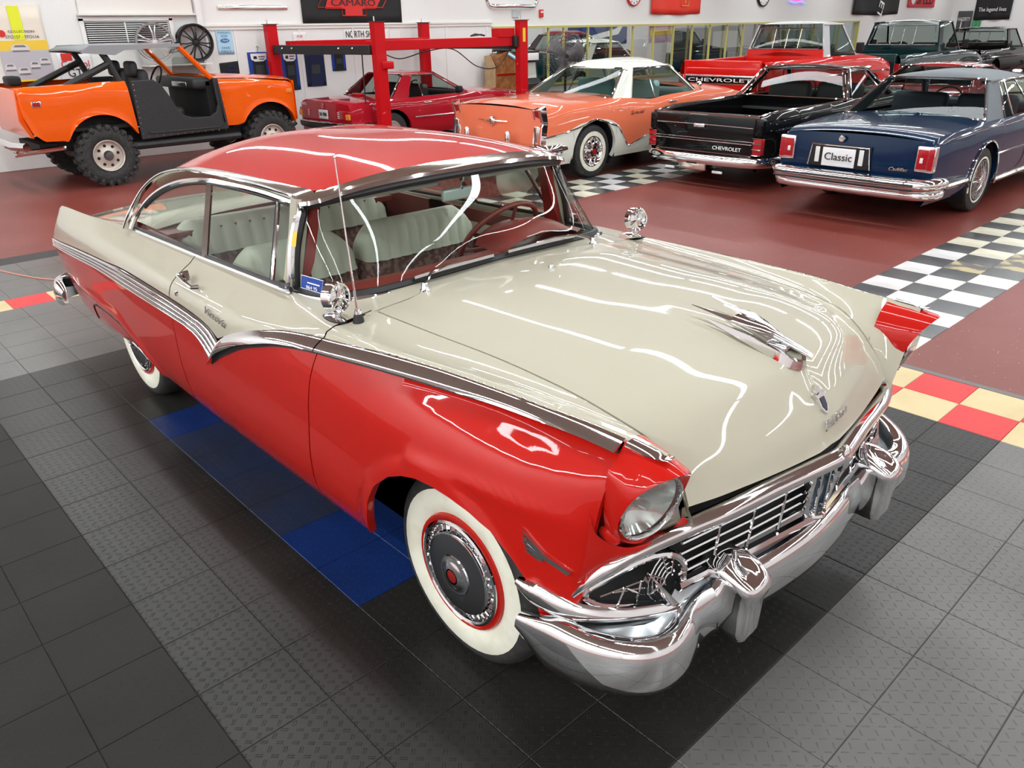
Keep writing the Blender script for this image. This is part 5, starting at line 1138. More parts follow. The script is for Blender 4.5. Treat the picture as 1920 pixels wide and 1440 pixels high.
# ---- orange open off-roader
ORG = mat('orange_paint', (.80, .105, .004), .28, 0, 1); LINER = noise_mix(mat('black_bed_liner', (.012, .013, .015), .5), (.02, .021, .023), 90, bump=.25, bscale=200)
sct = thing('off_roader', 'bright orange open-top off-roader with knobbly tires along the left wall', 'off-roader', (-11.50, -2.22, 0), PI/2)
sy = lambda x, z: .85*(1-.10*max(0, (z-1.15)/.25)**2*0-.05*max(0, (.85-z)/.3)**2)-.02*max(0, (z-1.25)/.1)-(.05 if x < .03 else 0)-(.06*max(0, (x-3.75)/.2)**2)
for sg in (-1, 1):
    def patch(nm, m, bot, top, n=50):
        Bt = lin(bot, n); Tp = lin(top, n); P = []
        for b_, t_ in zip(Bt, Tp):
            row = [(b_[0], sg*(sy(*b_)-.10), b_[1]+.01)]
            for v in np.linspace(0, 1, 9): x, z = b_*(1-v)+t_*v; row.append((x, sg*(sy(x, z)-.03*max(0, (v-.93)/.07)+(.012 if b_[1] > .7 and v < .12 else 0)), z))
            row.append((t_[0], sg*(sy(*t_)-.14), t_[1]+.004)); P.append(row)
        return B().grid(P).obj(nm, m, sct, ang=50)
    ar = lambda xc, r, zc, a0, a1: [(xc+r*math.cos(a), zc+r*math.sin(a)*1.0) for a in np.linspace(a0, a1, 14)]
    patch('rear_quarter', ORG, [(.02, 1.30), (.03, 1.0), (.10, .78), (.22, .67), (.45, .66)]+ar(.97, .49, .47, PI-.35, .45)+[(1.44, .66)], [(.0, 1.345), (.5, 1.355), (1.40, 1.365)])
    patch('front_fender', ORG, [(2.72, .66), (2.95, .66)]+ar(3.48, .49, .47, PI-.45, .30)+[(3.99, .66)], [(2.66, 1.335), (3.3, 1.30), (3.85, 1.245), (3.97, 1.20)])
    dr = [(1.45, 1.37), (1.76, 1.37), (1.86, 1.30), (1.96, 1.12), (2.03, .95), (2.12, .86), (2.24, .82), (2.50, .82), (2.60, .87), (2.64, .98), (2.62, 1.36), (2.70, 1.34), (2.76, .62), (1.45, .58)]
    d_ = B().prism([(x, sg*.85, z) for x, z in dr], (0, sg*.035, 0)).obj('door_insert', LINER, sct, smooth=False, bevel=.01)
    B().tube([(x, sg*.895, z) for x, z in ((1.55, .68), (1.60, .66), (2.62, .66), (2.70, .72), (2.68, 1.30))], .008, 5).obj('pressed_ridge', LINER, d_)
    for x, z in [(1.475, z_) for z_ in np.linspace(.66, 1.32, 10)]+[(x_, .615) for x_ in np.linspace(1.55, 2.7, 12)]+[(2.735, z_) for z_ in np.linspace(.70, 1.26, 9)]: B().sphere((x, sg*.888, z), .008, 3).obj('rivet', CHROME, d_)
    B().tube([(1.30, sg*.80, .50), (2.95, sg*.80, .50)], .055, 8).obj('side_step', LINER, sct)
    B().rbox((.22, sg*.853, 1.14), (.09, .012, .055), .006).obj('marker_lamp', REDLAMP, sct); B().rbox((.22, sg*.850, 1.14), (.115, .012, .08), .006).obj('marker_bezel', CHROME, sct)
    B().rbox((3.86, sg*.838, 1.10), (.10, .014, .06), .006).obj('side_lamp', AMBER, sct)
    B().tube([(3.45, sg*.80, .36), (3.95, sg*.78, .60)], .03, 6).obj('suspension_link', BLACK, sct)
B().grid([[(x, y, 1.345-.09*max(0, (x-2.6)/1.4)**1.5+.05*(1-abs(y/.72)**2.5)) for y in np.linspace(-.72, .72, 13)] for x in np.linspace(2.62, 3.97, 16)]).obj('hood', ORG, sct)
B().grid([[(3.98+.02*(1-abs(y/.78)**2), y, z) for z in np.linspace(.66, 1.25, 6)] for y in np.linspace(-.80, .80, 9)]).obj('front_panel', ORG, sct)
B().prism([(.01, -.80, 1.33), (-.02, -.80, .95), (.08, -.80, .72), (.12, -.80, .72), (.05, -.80, .95), (.06, -.80, 1.33)], (0, 1.6, 0)).obj('tailgate', ORG, sct, bevel=.01)
B().tube([(-.02, -.84, .62), (-.12, -.6, .62), (-.12, .6, .62), (-.02, .84, .62)], .055, 8).obj('rear_bumper', CHROME, sct); B().tube([(.5, -.62, .55), (-.14, -.62, .52)], .035, 8).obj('exhaust_pipe', STAIN, sct)
b_ = B(); b_.box((2.0, 0, .55), (3.6, 1.1, .12)); b_.box((1.4, 0, .78), (2.6, 1.55, .04)); b_.box((.97, 0, .85), (1.05, 1.16, .5)); b_.box((3.48, 0, .85), (1.05, 1.16, .5)); b_.box((2.62, 0, 1.05), (.12, 1.5, .5)); b_.obj('chassis', BLACK, sct, smooth=False, merge=False)
B().rbox((2.52, 0, 1.27), (.30, 1.5, .16), .05).obj('dashboard', LINER, sct); B().rbox((2.36, -.25, 1.26), (.02, .55, .07), .01).obj('gauge_panel', CHROME2, sct)
for s_ in (-1, 1): B().tube([(2.66, s_*.74, 1.34), (2.26, s_*.70, 1.80)], .038, 6).obj('windshield_frame', ORG, sct)
B().tube([(2.26, -.70, 1.80), (2.26, .70, 1.80)], .032, 6).obj('windshield_frame', ORG, sct); B().tube([(2.66, -.74, 1.36), (2.66, .74, 1.36)], .03, 6).obj('windshield_frame', ORG, sct)
B().add([(2.64, -.72, 1.36), (2.64, .72, 1.36), (2.27, .68, 1.79), (2.27, -.68, 1.79)], [(0, 1, 2, 3)]).obj('windshield', GLASS, sct, smooth=False)
CANV = mat('grey_canvas', (.26, .27, .28), .7)
B().grid([[(x, y, 1.835-.02*abs(y)-.10*max(0, (1.05-x)/.2)**2+.012*math.sin(x*5)) for y in np.linspace(-.74, .74, 9)] for x in np.linspace(.92, 2.28, 14)]).obj('canvas_top', CANV, sct, solid=.02)
for s_ in (-1, 1): B().prism([(.92, s_*.74, 1.74), (1.05, s_*.74, 1.83), (2.28, s_*.74, 1.83), (2.28, s_*.74, 1.785), (1.5, s_*.74, 1.76), (1.36, s_*.74, 1.70)], (0, s_*.012, 0)).obj('canvas_flap', CANV, sct)
for s_ in (-1, 1):
    B().tube([(1.42, s_*.66, .80), (1.38, s_*.66, 1.35), (1.28, s_*.66, 1.62), (1.20, s_*.64, 1.78)], .045, 8).obj('roll_bar', LINER, sct)
    B().tube([(1.30, s_*.66, 1.60), (.55, s_*.66, 1.28), (.35, s_*.66, 1.05)], .045, 8).obj('roll_bar_brace', LINER, sct)
    B().rbox((1.75, s_*.36, 1.10), (.14, .50, .80), .07).obj('seat_back', LINER, sct); B().rbox((2.0, s_*.36, .88), (.50, .50, .16), .06).obj('seat', LINER, sct); B().rbox((1.66, s_*.36, 1.50), (.12, .30, .22), .05).obj('headrest', LINER, sct)
B().tube([(1.20, -.64, 1.78), (1.20, .64, 1.78)], .045, 8).obj('roll_bar', LINER, sct)
c = Vector((2.25, .36, 1.33)); B().tube([tuple(c+Vector((.08*math.cos(a), .19*math.sin(a), .17*math.cos(a)))) for a in np.linspace(0, 2*PI, 25)[:-1]], .014, 6, closed=True).obj('steering_wheel', BLACK, sct)
B().tube([(2.3, .0, .85), (2.22, .02, 1.10)], .012, 6).obj('gear_lever', CHROME, sct); B().sphere((2.22, .02, 1.12), .03, 6).obj('gear_knob', WLAMP, sct)
B().rbox((.12, -.35, 1.42), (.16, .30, .12), .03).obj('tailgate_latch', BLACK, sct)
STEEL = mat('ivory_steel_wheel', (.58, .52, .46), .35, .4)
for xc in (.97, 3.48):
    for sg in (-1, 1):
        y = sg*.86; R = .41
        t_ = lw('tire', [(.21, -.27), (.33, -.28), (.385, -.26), (.392, -.14), (.385, -.02), (.33, .0), (.25, .0), (.215, -.02)], TIRE, sct, xc, y, sg, 36, R)
        b_ = B()
        for k in range(22):
            for w_ in (0, 1):
                a = 2*PI*(k+.5*w_)/22; yy = y-sg*(.055 if w_ == 0 else .205); cc = (xc+.398*math.cos(a), yy, R+.398*math.sin(a)); q = Matrix.Rotation(-a+PI/2, 3, 'Y'); d = (.075, .135, .035)
                V = [Vector(cc)+q@Vector((i*d[0]/2, j*d[1]/2, l*d[2]/2)) for (i, j, l) in ((-1, -1, -1), (1, -1, -1), (1, 1, -1), (-1, 1, -1), (-.7, -.9, 1), (.7, -.9, 1), (.7, .9, 1), (-.7, .9, 1))]
                b_.add(V, [(0, 3, 2, 1), (4, 5, 6, 7), (0, 1, 5, 4), (1, 2, 6, 5), (2, 3, 7, 6), (3, 0, 4, 7)])
            a = 2*PI*k/22; cc = (xc+.365*math.cos(a), y-sg*.002, R+.365*math.sin(a)); b_.rbox(cc, (.05, .03, .05), .012, 1)
        b_.obj('tread_lugs', TIRE, t_, kind='stuff', smooth=False)
        lw('steel_wheel', [(.215, -.01), (.205, .006), (.195, .0), (.185, -.05), (.165, -.055), (.10, -.04), (.07, -.03)], STEEL, t_, xc, y, sg, 32, R); lw('hub', [(.07, -.032), (.05, .01), (.0, .014)], HUBD, t_, xc, y, sg, 16, R)
        b_ = B()
        for k in range(8): a = 2*PI*k/8+.2; b_.lathe([(0, -.043), (.021, -.043), (.021, -.06)], (xc+.135*math.cos(a), y, R+.135*math.sin(a)), 'y', 10, sg)
        b_.obj('wheel_holes', BLACK, t_, kind='stuff', smooth=False)

# ---- full-size pickups
def pickup(name, label, loc, cabm, body, gate_text=None, W=.98, roofw=.72, zc=1.92, bt=1.30, zb=.52, L_=5.3, R=.40, white_band=False, zr=None, wheels=(1.15, 4.35)):
    v = Veh(name, label, 'pickup truck', loc, [(0, bt), (2.0, bt+.02), (2.3, bt+.03), (3.7, bt+.02), (4.7, bt-.06), (5.3, bt-.18)], [(0, W-.03), (.3, W), (4.8, W-.01), (5.3, W-.05)], zb, list(wheels), R, 1.6, body, ra=R+.10, zc=R+.04)
    for sg in (-1, 1):
        B().grid([[v.pt(x, float(v.top(x)), sg), (x, sg*(W-.10), float(v.top(x))+.006), (x, sg*(W-.14), float(v.top(x))-.01), (x, sg*(W-.15), .78)] for x in np.linspace(0, 2.15, 10)]).obj('bed_side', body, v.r)
        B().rbox((.01, sg*(W-.10), .95), (.08, .11, .24), .02).obj('tail_lamp', REDLAMP, v.r); B().tube([(.055*-1, sg*(W-.155), .83), (-.035, sg*(W-.045), .83), (-.035, sg*(W-.045), 1.07), (-.035, sg*(W-.155), 1.07)], .008, 5, closed=True).obj('lamp_trim', CHROME, v.r)
        B().tube([(2.9, sg*(W+.02), bt+.10), (2.95+.3, sg*(W+.10), bt+.12)], .012, 5).obj('mirror_arm', CHROME, v.r); B().rbox((3.25, sg*(W+.12), bt+.17), (.05, .16, .20), .02).obj('side_mirror', BLACK, v.r)
    box('bed_floor', (1.1, 0, .78), (2.1, 2*W-.3, .03), BLKP, v.r); box('bed_front', (2.14, 0, 1.04), (.04, 2*W-.3, .5), body, v.r)
    tg = B().rbox((-.01, 0, (bt+.68)/2+.02), (.06, 2*W-.30, bt-.66), .02).obj('tailgate', body, v.r)
    B().rbox((-.035, 0, bt-.16), (.02, 2*W-.42, .12), .01).obj('gate_pressing', body, tg); B().rbox((-.045, 0, bt-.26), (.02, .18, .035), .01).obj('gate_handle', body, tg)
    B().tube([(-.01, y, bt+.012) for y in (-W+.14, W-.14)], .014, 6).obj('gate_cap', body if gate_text else STAIN, tg)
    if gate_text:
        B().rbox((-.046, 0, .99), (.016, 2*W-.40, .17), .006).obj('gate_band', CHROME2, tg); B().rbox((-.054, 0, .99), (.014, 2*W-.44, .115), .004).obj('gate_panel', BLKP, tg); rtext(v, gate_text, -.063, 0, .96, .060, PRINTW, fit=2*W-.56)
    v.bumper(0, .58, .16, 'rear_bumper', wrap=.1, out=.09, curve=.04)
    v.deck(3.62, 5.3, 'hood', crown=.07); v.fascia(5.3, 'front_panel', .04, sgn=1)
    v.cabin(2.22, 2.36, 3.16, 3.66, zc, roofw, cabm, crown=.05, cp=(.04, .22), bp=(.80,), rw_in=.02, inter=(.03, .03, .03), pillar=cabm, trim=(None if gate_text is None else None))
    # lower cab rear wall and chrome window rim
    B().prism([(2.20, -W+.10, bt-.1), (2.20, W-.10, bt-.1), (2.22, roofw+.12, bt+.16), (2.22, -roofw-.12, bt+.16)], (.05, 0, 0)).obj('cab_back', cabm if not gate_text else body, v.r, smooth=False)
    rim = [(2.215, -roofw-.02, bt+.17), (2.215, roofw+.02, bt+.17), (2.33, roofw-.08, zc-.08), (2.33, -roofw+.08, zc-.08)]
    B().tube(rim, .014, 5, closed=True).obj('rear_window_rim', CHROME2, v.r)
    for y in (-.28, .28, 0.0): B().tube([(2.22, y, bt+.17), (2.33, y, zc-.08)], .008, 4).obj('slider_frame', CHROME2, v.r)
    v.tires(cap_wheel([(1.0, -.02), (.9, -.01), (.6, -.04), (.3, .01), (.15, .02)]), w=.22, rim=.22, yo=W-.04); v.strip(.1, 5.2, lambda x: .98, .03); return v
SCAR = mat('scarlet_paint', (.62, .012, .008), .25, 0, 1); GRYR = mat('grey_roof_paint', (.50, .50, .51), .35, 0, .6)
pickup('pickup_truck', 'scarlet pickup truck with pale grey cab roof and lettered tailgate', (-7.40, 8.9, 0), GRYR, SCAR, 'CHEVROLET', zc=1.93)
DGRN = mat('dark_green_paint', (.004, .022, .024), .22, 0, 1)
pickup('pickup_truck', 'dark green pickup truck behind the scarlet one, chrome strip along its bed', (-7.42, 14.6, 0), DGRN, DGRN, None, zc=1.93, bt=1.24, roofw=.80, W=1.03)
pickup('pickup_truck', 'black pickup truck at the back right, white lamps beside its gate', (-7.62, 20.5, 0), BLKP, BLKP, None, zc=1.70, bt=1.16, roofw=.72, W=.97)
# ---- low red coupe, beige car facing us, pale cars at the back
v = Veh('coupe_car', 'low crimson coupe whose roof shows above the slate vinyl roof', 'car', (-4.32, 9.75, 0), [(0, .80), (.6, .90), (1.6, .93), (2.8, .92), (4.0, .86), (4.4, .72)], [(0, .80), (.6, .90), (3.6, .90), (4.4, .84)], .22, [.85, 3.4], .32, 1.5, mat('crimson_paint', (.30, .006, .010), .2, 0, 1), ra=.38)
v.deck(0, .95, 'trunk_lid'); v.deck(2.8, 4.4, 'hood'); v.fascia(0, 'rear_panel'); v.fascia(4.4, 'front_panel', sgn=1); v.cabin(.8, 1.35, 2.2, 2.9, 1.20, .62, v.paint, crown=.06, cp=(.2, .2), inter=(.02, .02, .02)); v.tires(cap_wheel([(1.0, -.02), (.6, -.01), (.2, .01)]))
BEI = mat('beige_paint', (.50, .44, .33), .28, 0, 1)
v = Veh('convertible_car', 'beige car facing this way, bright windshield frame at the right edge', 'car', (-2.25, 14.8, 0), [(0, .92), (.8, .98), (2.2, 1.0), (3.2, 1.02), (4.4, 1.0), (4.8, .85)], [(0, .85), (.8, .95), (4.2, .94), (4.8, .86)], .24, [1.0, 3.9], .34, 1.5, BEI, rz=-PI/2, ra=.41)
v.deck(0, 1.3, 'trunk_lid'); v.deck(3.15, 4.8, 'hood', crown=.07); v.fascia(0, 'rear_panel'); v.fascia(4.8, 'front_panel', sgn=1); v.cabin(1.2, 1.7, 2.55, 3.2, 1.40, .62, IVP, crown=.07, cp=(.2, .2), inter=(.12, .04, .03)); v.tires(cap_wheel([(1.0, -.02), (.6, -.01), (.2, .01)]))
B().rbox((3.0, -1.0, 1.10), (.10, .16, .09), .035).obj('side_mirror', CHROME, v.r); B().rbox((3.0, 1.0, 1.10), (.10, .16, .09), .035).obj('side_mirror', CHROME, v.r); v.bumper(4.8, .5, .14, 'front_bumper', sgn=1)
for sg in (-1, 1): B().lathe([(0, .02), (.08, .015), (.10, 0)], (4.84, sg*.66, .80), 'x', 16).obj('headlight', WLAMP, v.r)
SILV = mat('silver_car_paint', (.50, .52, .54), .2, .3, 1)
def plain(label, loc, m, rz=PI/2, h=1.38, name='sedan_car', W=.90, top=None, cab=(1.1, 1.7, 3.0, 3.6), L_=4.6, roofm=None, white=0.05, belt=.92, crown=.07):
    top = top or [(0, belt-.08), (.5, belt), (3.4, belt+.02), (4.3, belt-.06), (L_, belt-.2)]
    v = Veh(name, label, 'car', loc, top, [(0, W-.08), (.5, W), (L_-.5, W), (L_, W-.07)], .24, [.95, 3.75], .34, 1.5, m, ra=.41, rz=rz)
    v.deck(0, cab[0]+.1, 'trunk_lid'); v.deck(cab[3]-.05, L_, 'hood', crown=.08); v.fascia(0, 'rear_panel'); v.fascia(L_, 'front_panel', sgn=1); v.cabin(*cab, h, W-.27, roofm or m, crown=crown, cp=(.12, .25), bp=(.5,), inter=(.04, .04, .04)); v.tires(cap_wheel([(1.0, -.02), (.6, -.01), (.2, .01)]), whitew=white)
    v.bumper(0, .46, .13, 'rear_bumper'); v.bumper(L_, .46, .13, 'front_bumper', sgn=1)
    for sg in (-1, 1): B().lathe([(0, .02), (.07, .015), (.09, 0)], (L_+.03, sg*(W-.2), .70), 'x', 14).obj('headlight', WLAMP, v.r); B().rbox((-.02, sg*(W-.2), .66), (.05, .14, .12), .02).obj('tail_lamp', REDLAMP, v.r)
    return v
plain('silver sedan far back at the right edge beyond the black pickup', (-5.2, 22.2, 0), SILV, h=1.40)
# ---- vehicles in the added room behind the glass
TEAL = mat('dark_teal_paint', (.004, .035, .05), .22, 0, 1); PLUM = mat('burgundy_paint', (.18, .006, .015), .22, 0, 1)
plain('tall dark teal vintage sedan behind the glass, just left of the big fan', (-15.6, 7.9, 0), TEAL, h=1.84, belt=1.30, W=.86, cab=(.6, .9, 2.5, 2.9), crown=.10, name='vintage_car')
plain('burgundy vintage car seen through the glass beyond the coral car roof', (-18.6, 14.6, 0), PLUM, h=1.72, belt=1.24, W=.85, cab=(.7, 1.1, 2.4, 2.9), crown=.12, name='vintage_car')
plain('white vintage car seen through the glass above the ivory roof', (-16.4, 12.9, 0), IVP, h=1.50, belt=.95, cab=(1.1, 1.7, 3.0, 3.6), crown=.10, name='vintage_car')
jp = thing('soft_top_jeep', 'black soft-top off-roader behind the glass above the tailgate of the scarlet truck', 'off-roader', (-14.8, 18.0, 0), PI/2)
JB = mat('black_soft_top', (.015, .017, .022), .6)
b_ = B(); b_.rbox((1.9, 0, .85), (3.6, 1.6, .55), .06); b_.obj('body', TEAL, jp); B().rbox((3.1, 0, 1.12), (1.2, 1.3, .16), .05).obj('hood', TEAL, jp)
B().prism([(.25, -.76, 1.10), (.35, -.70, 1.86), (1.0, -.70, 1.92), (2.0, -.70, 1.90), (2.35, -.74, 1.25), (2.4, -.76, 1.10)], (0, 1.44, 0)).obj('soft_top', JB, jp, bevel=.03)
for s_ in (-1, 1):
    yy = s_*.752
    for q in ([(.5, 1.25), (.52, 1.74), (1.15, 1.76), (1.15, 1.25)], [(1.35, 1.25), (1.35, 1.76), (1.92, 1.74), (2.12, 1.25)]): B().prism([(x, yy-(0 if s_ > 0 else -.03)-.03*(s_ > 0), z) for x, z in q], (0, s_*.03, 0)).obj('clear_window', mat('vinyl_window', (.55, .57, .56), .15, 0, .5) if 'vinyl_window' not in bpy.data.materials else bpy.data.materials['vinyl_window'], jp, smooth=False)
    for xc in (.75, 3.0): lw('tire', [(.2, -.2), (.36, -.2), (.38, -.1), (.36, 0), (.22, 0), (.0, -.02)], TIRE, jp, xc, s_*.86, s_, 24, .38)
lw('spare_tire', [(.0, -.2), (.34, -.2), (.36, -.1), (.34, 0), (.0, 0)], TIRE, jp, .05, -.1, 1, 24, 1.0) if False else B().lathe([(0, .12), (.33, .12), (.36, .06), (.36, -.06), (.33, -.1), (0, -.1)], (.1, 0, 1.2), 'x', 24, -1).obj('spare_tire', TIRE, jp)
plain('black and white pickup-like car behind the glass left of the grey cab', (-14.9, 22.6, 0), BLKP, h=1.70, belt=1.2, roofm=IVP, name='vintage_car', cab=(1.6, 1.9, 2.7, 3.2))
# ================================================================ LIFT, WALL PIECES, FAN, JUKEBOX
WX = X0
LRED = mat('lift_red', (.50, .008, .012), .35, 0, .3); LBLK = mat('lift_black', (.012, .012, .013), .45)
lift = thing('car_lift', 'red four-post car lift with black crossbeam standing around the dark red coupe', 'car lift', (-11.6, 4.6, 0))
for x, y in ((1.35, -1.46), (1.35, 1.80), (-1.38, -1.95), (-1.38, 1.55)):
    q = B(); sgx = 1 if x > 0 else -1
    q.prism([(x-.07, y-.10, 0), (x+.07, y-.10, 0), (x+.07, y+.10, 0), (x-.07, y+.10, 0), (x-.07, y+.075, 0), (x+.045, y+.075, 0), (x+.045, y-.075, 0), (x-.07, y-.075, 0)], (0, 0, 2.08))
    p_ = q.obj('post', LRED, lift, smooth=False); box('post_slot', (x-.02, y, 1.04), (.06, .13, 2.02), LBLK, p_, smooth=False); box('base_plate', (x, y, .008), (.28, .36, .016), LRED, p_, smooth=False); box('top_cap', (x, y, 2.085), (.18, .24, .012), LBLK, p_, smooth=False)
    B().tube([(x, y-.05, 2.09), (x, y-.05, 2.16)], .012, 6).obj('cable_bolt', CHROME2, p_)
B().rbox((1.37, -1.36, 1.42), (.19, .22, .12), .02).obj('lock_block', LRED, lift)
box('crossbeam', (0, -1.75, 1.66), (2.62, .12, .15), LBLK, lift, rz=.146, bevel=.01); box('crossbeam', (0, 1.62, 1.66), (2.6, .12, .15), LBLK, lift, rz=.09)
for x in (-1.0, -.72, .55, .9): B().sphere((x, -1.815+.146*x, 1.68), .022, 5).obj('bolt', CHROME2, lift)
for x in (1.22, -1.22): box('runway', (x, .06 if x > 0 else -.10, 1.72), (.16, 3.25, .16), LRED, lift, bevel=.01)
box('wheel_stop', (1.22, 1.45, 1.87), (.2, .42, .16), LRED, lift, bevel=.01); box('end_bracket', (1.28, 1.70, 1.72), (.2, .2, .2), LBLK, lift, bevel=.01)
b_ = B(); b_.tube(cr([(1.1, -1.3, 1.63), (1.1, -.9, 1.50), (1.1, -.3, 1.60), (1.1, .3, 1.62), (1.1, .9, 1.30), (1.1, 1.4, 1.28), (1.15, 1.7, 1.60)], 40), .010, 5); b_.obj('hydraulic_hose', LBLK, lift)
B().tube([(1.15, .7, 1.83), (1.1, .85, 1.86), (1.15, 1.05, 1.83), (1.22, .9, 1.85)], .014, 5, closed=True).obj('hose_coil', LBLK, lift)
B().tube([(1.05, -1.60, 1.6), (1.02, -1.6, .25)], .012, 5).obj('lift_cable', LBLK, lift)
box('warning_label', (1.425, 1.80, 1.83), (.004, .07, .24), mat('warning_yellow', (.8, .55, .02), .4), lift, smooth=False)
def sheet(name, y0, y1, z0, z1, m, label, cat, wave=.0, th=.004, off=.012, tilt=0.0, group=None, ny=14, nz=6, rot=0.0):
    P = []
    for i in range(ny+1):
        u = i/ny; row = []
        for j in range(nz+1):
            v = j/nz; y = y0+(y1-y0)*u; z = z0+(z1-z0)*v+tilt*(u-.5)-wave*.4*math.sin(PI*u)*(1-v); row.append((off+wave*.5*(1+math.sin(u*13+v*2))*(1-v*.6), y-(y0+y1)/2, z-(z0+z1)/2))
        P.append(row)
    o = B().grid(P).obj(name, m, None, solid=th); o.location = (WX, (y0+y1)/2, (z0+z1)/2); return tag(o, label, cat, group)
def wt_(par, body, y, z, h, m, fit=None, x=.020, **k):  # text on the wall, y/z relative to the parent
    return text('lettering', body, h, m, par, (x, y, z), (0, 1, 0), (0, 0, 1), .003, k.get('shear', 0), fit=fit)
def flat(par, name, pts, m, x=.018, th=.003):
    return B().prism([(x, y, z) for y, z in pts], (th, 0, 0)).obj(name, m, par, smooth=False)
BANB = mat('banner_black', (.010, .011, .012), .75); BANR = mat('banner_red', (.62, .02, .015), .6); ORB = mat('flag_red', (.75, .035, .015), .65)
# black banner with a red cross-shaped emblem
bn = sheet('banner', 3.50, 5.82, 2.08, 3.10, BANB, 'black banner with red cross-shaped emblem lettered CAMARO on the white wall', 'banner', wave=.02, ny=30)
def bow(k, kz, c=(0, -.02)): return [(c[0]+a*k, c[1]+b*kz) for a, b in ((-.50, -.30), (-.17, -.30), (-.17, -.52), (.17, -.52), (.17, -.30), (.42, -.30), (.60, .30), (.17, .30), (.17, .52), (-.17, .52), (-.17, .30), (-.36, .30))]
o1 = bow(1.62, .66, (0, -.02)); B().tube([(.045, y, z) for y, z in o1], .012, 4, closed=True).obj('emblem_outline', BANR, bn, smooth=False)
flat(bn, 'emblem_bar', [(-.66, -.24), (.52, -.24), (.68, -.02), (-.56, -.02)], BANR, .040); flat(bn, 'emblem_block', [(-.21, -.36), (.19, -.36), (.21, .34), (-.21, .34)], BANR, .042)
wt_(bn, 'CAMARO', 0, -.185, .12, PRINTK, fit=1.02, x=.052)
# bright trim pieces hung on the wall
o = B().rbox((.02, 0, 0), (.03, 1.36, .075), .012).obj('chrome_trim_strip', STAIN); o.location = (WX, 2.53, 2.37); tag(o, 'long bright trim strip hung on the white wall left of the black banner', 'wall trim')
o = B().sweep(cr([(.02, -.80, .10), (.03, -.74, -.02), (.10, -.6, -.05), (.12, 0, -.045), (.10, .6, -.05), (.03, .74, -.02), (.02, .80, .10)], 40), [(.03*math.cos(a), .045*math.sin(a)) for a in np.linspace(0, 2*PI, 9)[:-1]]).obj('chrome_bumper', CHROME); o.location = (WX, 9.03, 2.46); tag(o, 'chrome car bumper hung high on the wall above the jukebox', 'bumper')
pz = sheet('small_sign', 9.0, 9.28, 2.16, 2.34, mat('pale_photo', (.55, .58, .6), .5), 'small pale picture sign right under the hung chrome bumper', 'sign'); box('fire_alarm', (0, 0, 0), (.05, .12, .17), BANR, None, bevel=.01); o = bpy.data.objects['fire_alarm']; o.location = (WX+.03, 9.95, 2.26); tag(o, 'small red fire alarm pull box on the wall right of the bumper', 'alarm'); flat(o, 'alarm_label', [(-.04, .01), (.04, .01), (.04, .05), (-.04, .05)], PRINTW, .026)
# posters on the left
YLW = mat('poster_yellow', (.82, .55, .04), .5); LIM = mat('poster_lime', (.75, .80, .02), .5); PBG = mat('poster_cream', (.78, .70, .60), .5); PGR = mat('poster_grey', (.48, .46, .50), .5); PCAR = mat('poster_car_white', (.66, .62, .62), .5); PCARD = mat('poster_car_grey', (.16, .17, .19), .5); BRN = mat('print_brown', (.10, .07, .05), .5)
ps = sheet('wall_poster', -1.72, -1.02, 1.12, 2.40, PBG, 'tall yellow and cream car poster above the rear of the orange off-roader', 'poster')
flat(ps, 'lime_stripe', [(-.10, .15), (.06, .15), (.06, .62), (-.10, .62)], LIM); flat(ps, 'yellow_band', [(-.35, -.10), (.35, -.10), (.35, .14), (-.35, .14)], YLW); flat(ps, 'grey_field', [(-.35, -.42), (.35, -.42), (.35, .0), (-.35, .0)], PGR, .020); flat(ps, 'yellow_strip', [(-.35, -.52), (.35, -.52), (.35, -.42), (-.35, -.42)], YLW, .020); flat(ps, 'green_strip', [(-.35, -.63), (.35, -.63), (.35, -.54), (-.35, -.54)], mat('poster_green', (.30, .45, .12), .5), .020); flat(ps, 'lime_patch', [(.02, -.63), (.18, -.63), (.18, -.54), (.02, -.54)], LIM, .022)
wt_(ps, 'STO107 - STO116', .02, .17, .045, BRN, fit=.46); wt_(ps, 'COLLECTION', .02, .25, .035, BRN, fit=.36)
B().lathe([(0, .026), (.05, .026), (.05, .018)], (0, -.25, .24), 'x', 16).obj('red_spot', BANR, ps)
for k, (y, z, w_) in enumerate(((-.25, -.24, .15), (-.07, -.30, .17), (.10, -.22, .14), (.25, -.17, .15), (-.05, .03, .26))):
    flat(ps, 'printed_car', [(y-w_/2, z-.035), (y+w_/2, z-.035), (y+w_/2, z+.02), (y+w_*.3, z+.055), (y-w_*.3, z+.055), (y-w_/2, z+.02)], PCAR, .024); flat(ps, 'printed_glass', [(y-w_*.34, z+.018), (y+w_*.34, z+.018), (y+w_*.24, z+.045), (y-w_*.24, z+.045)], PCARD, .028); flat(ps, 'printed_bumper', [(y-w_*.45, z-.045), (y+w_*.45, z-.045), (y+w_*.45, z-.028), (y-w_*.45, z-.028)], PCARD, .028)
cs = sheet('oil_sign', -.93, -.42, 1.20, 1.72, mat('sign_white', (.74, .74, .75), .4), 'white oil sign with red and black lettering behind the roll bars', 'sign')
flat(cs, 'red_block', [(-.20, .13), (-.04, .13), (-.04, .24), (-.20, .24)], BANR); wt_(cs, 'Castrol', -.01, .03, .10, BANR, fit=.42); wt_(cs, 'GTX', .02, -.11, .12, PRINTK, fit=.34); wt_(cs, 'MULTI-GRADE', .06, -.17, .025, PRINTK, fit=.26)
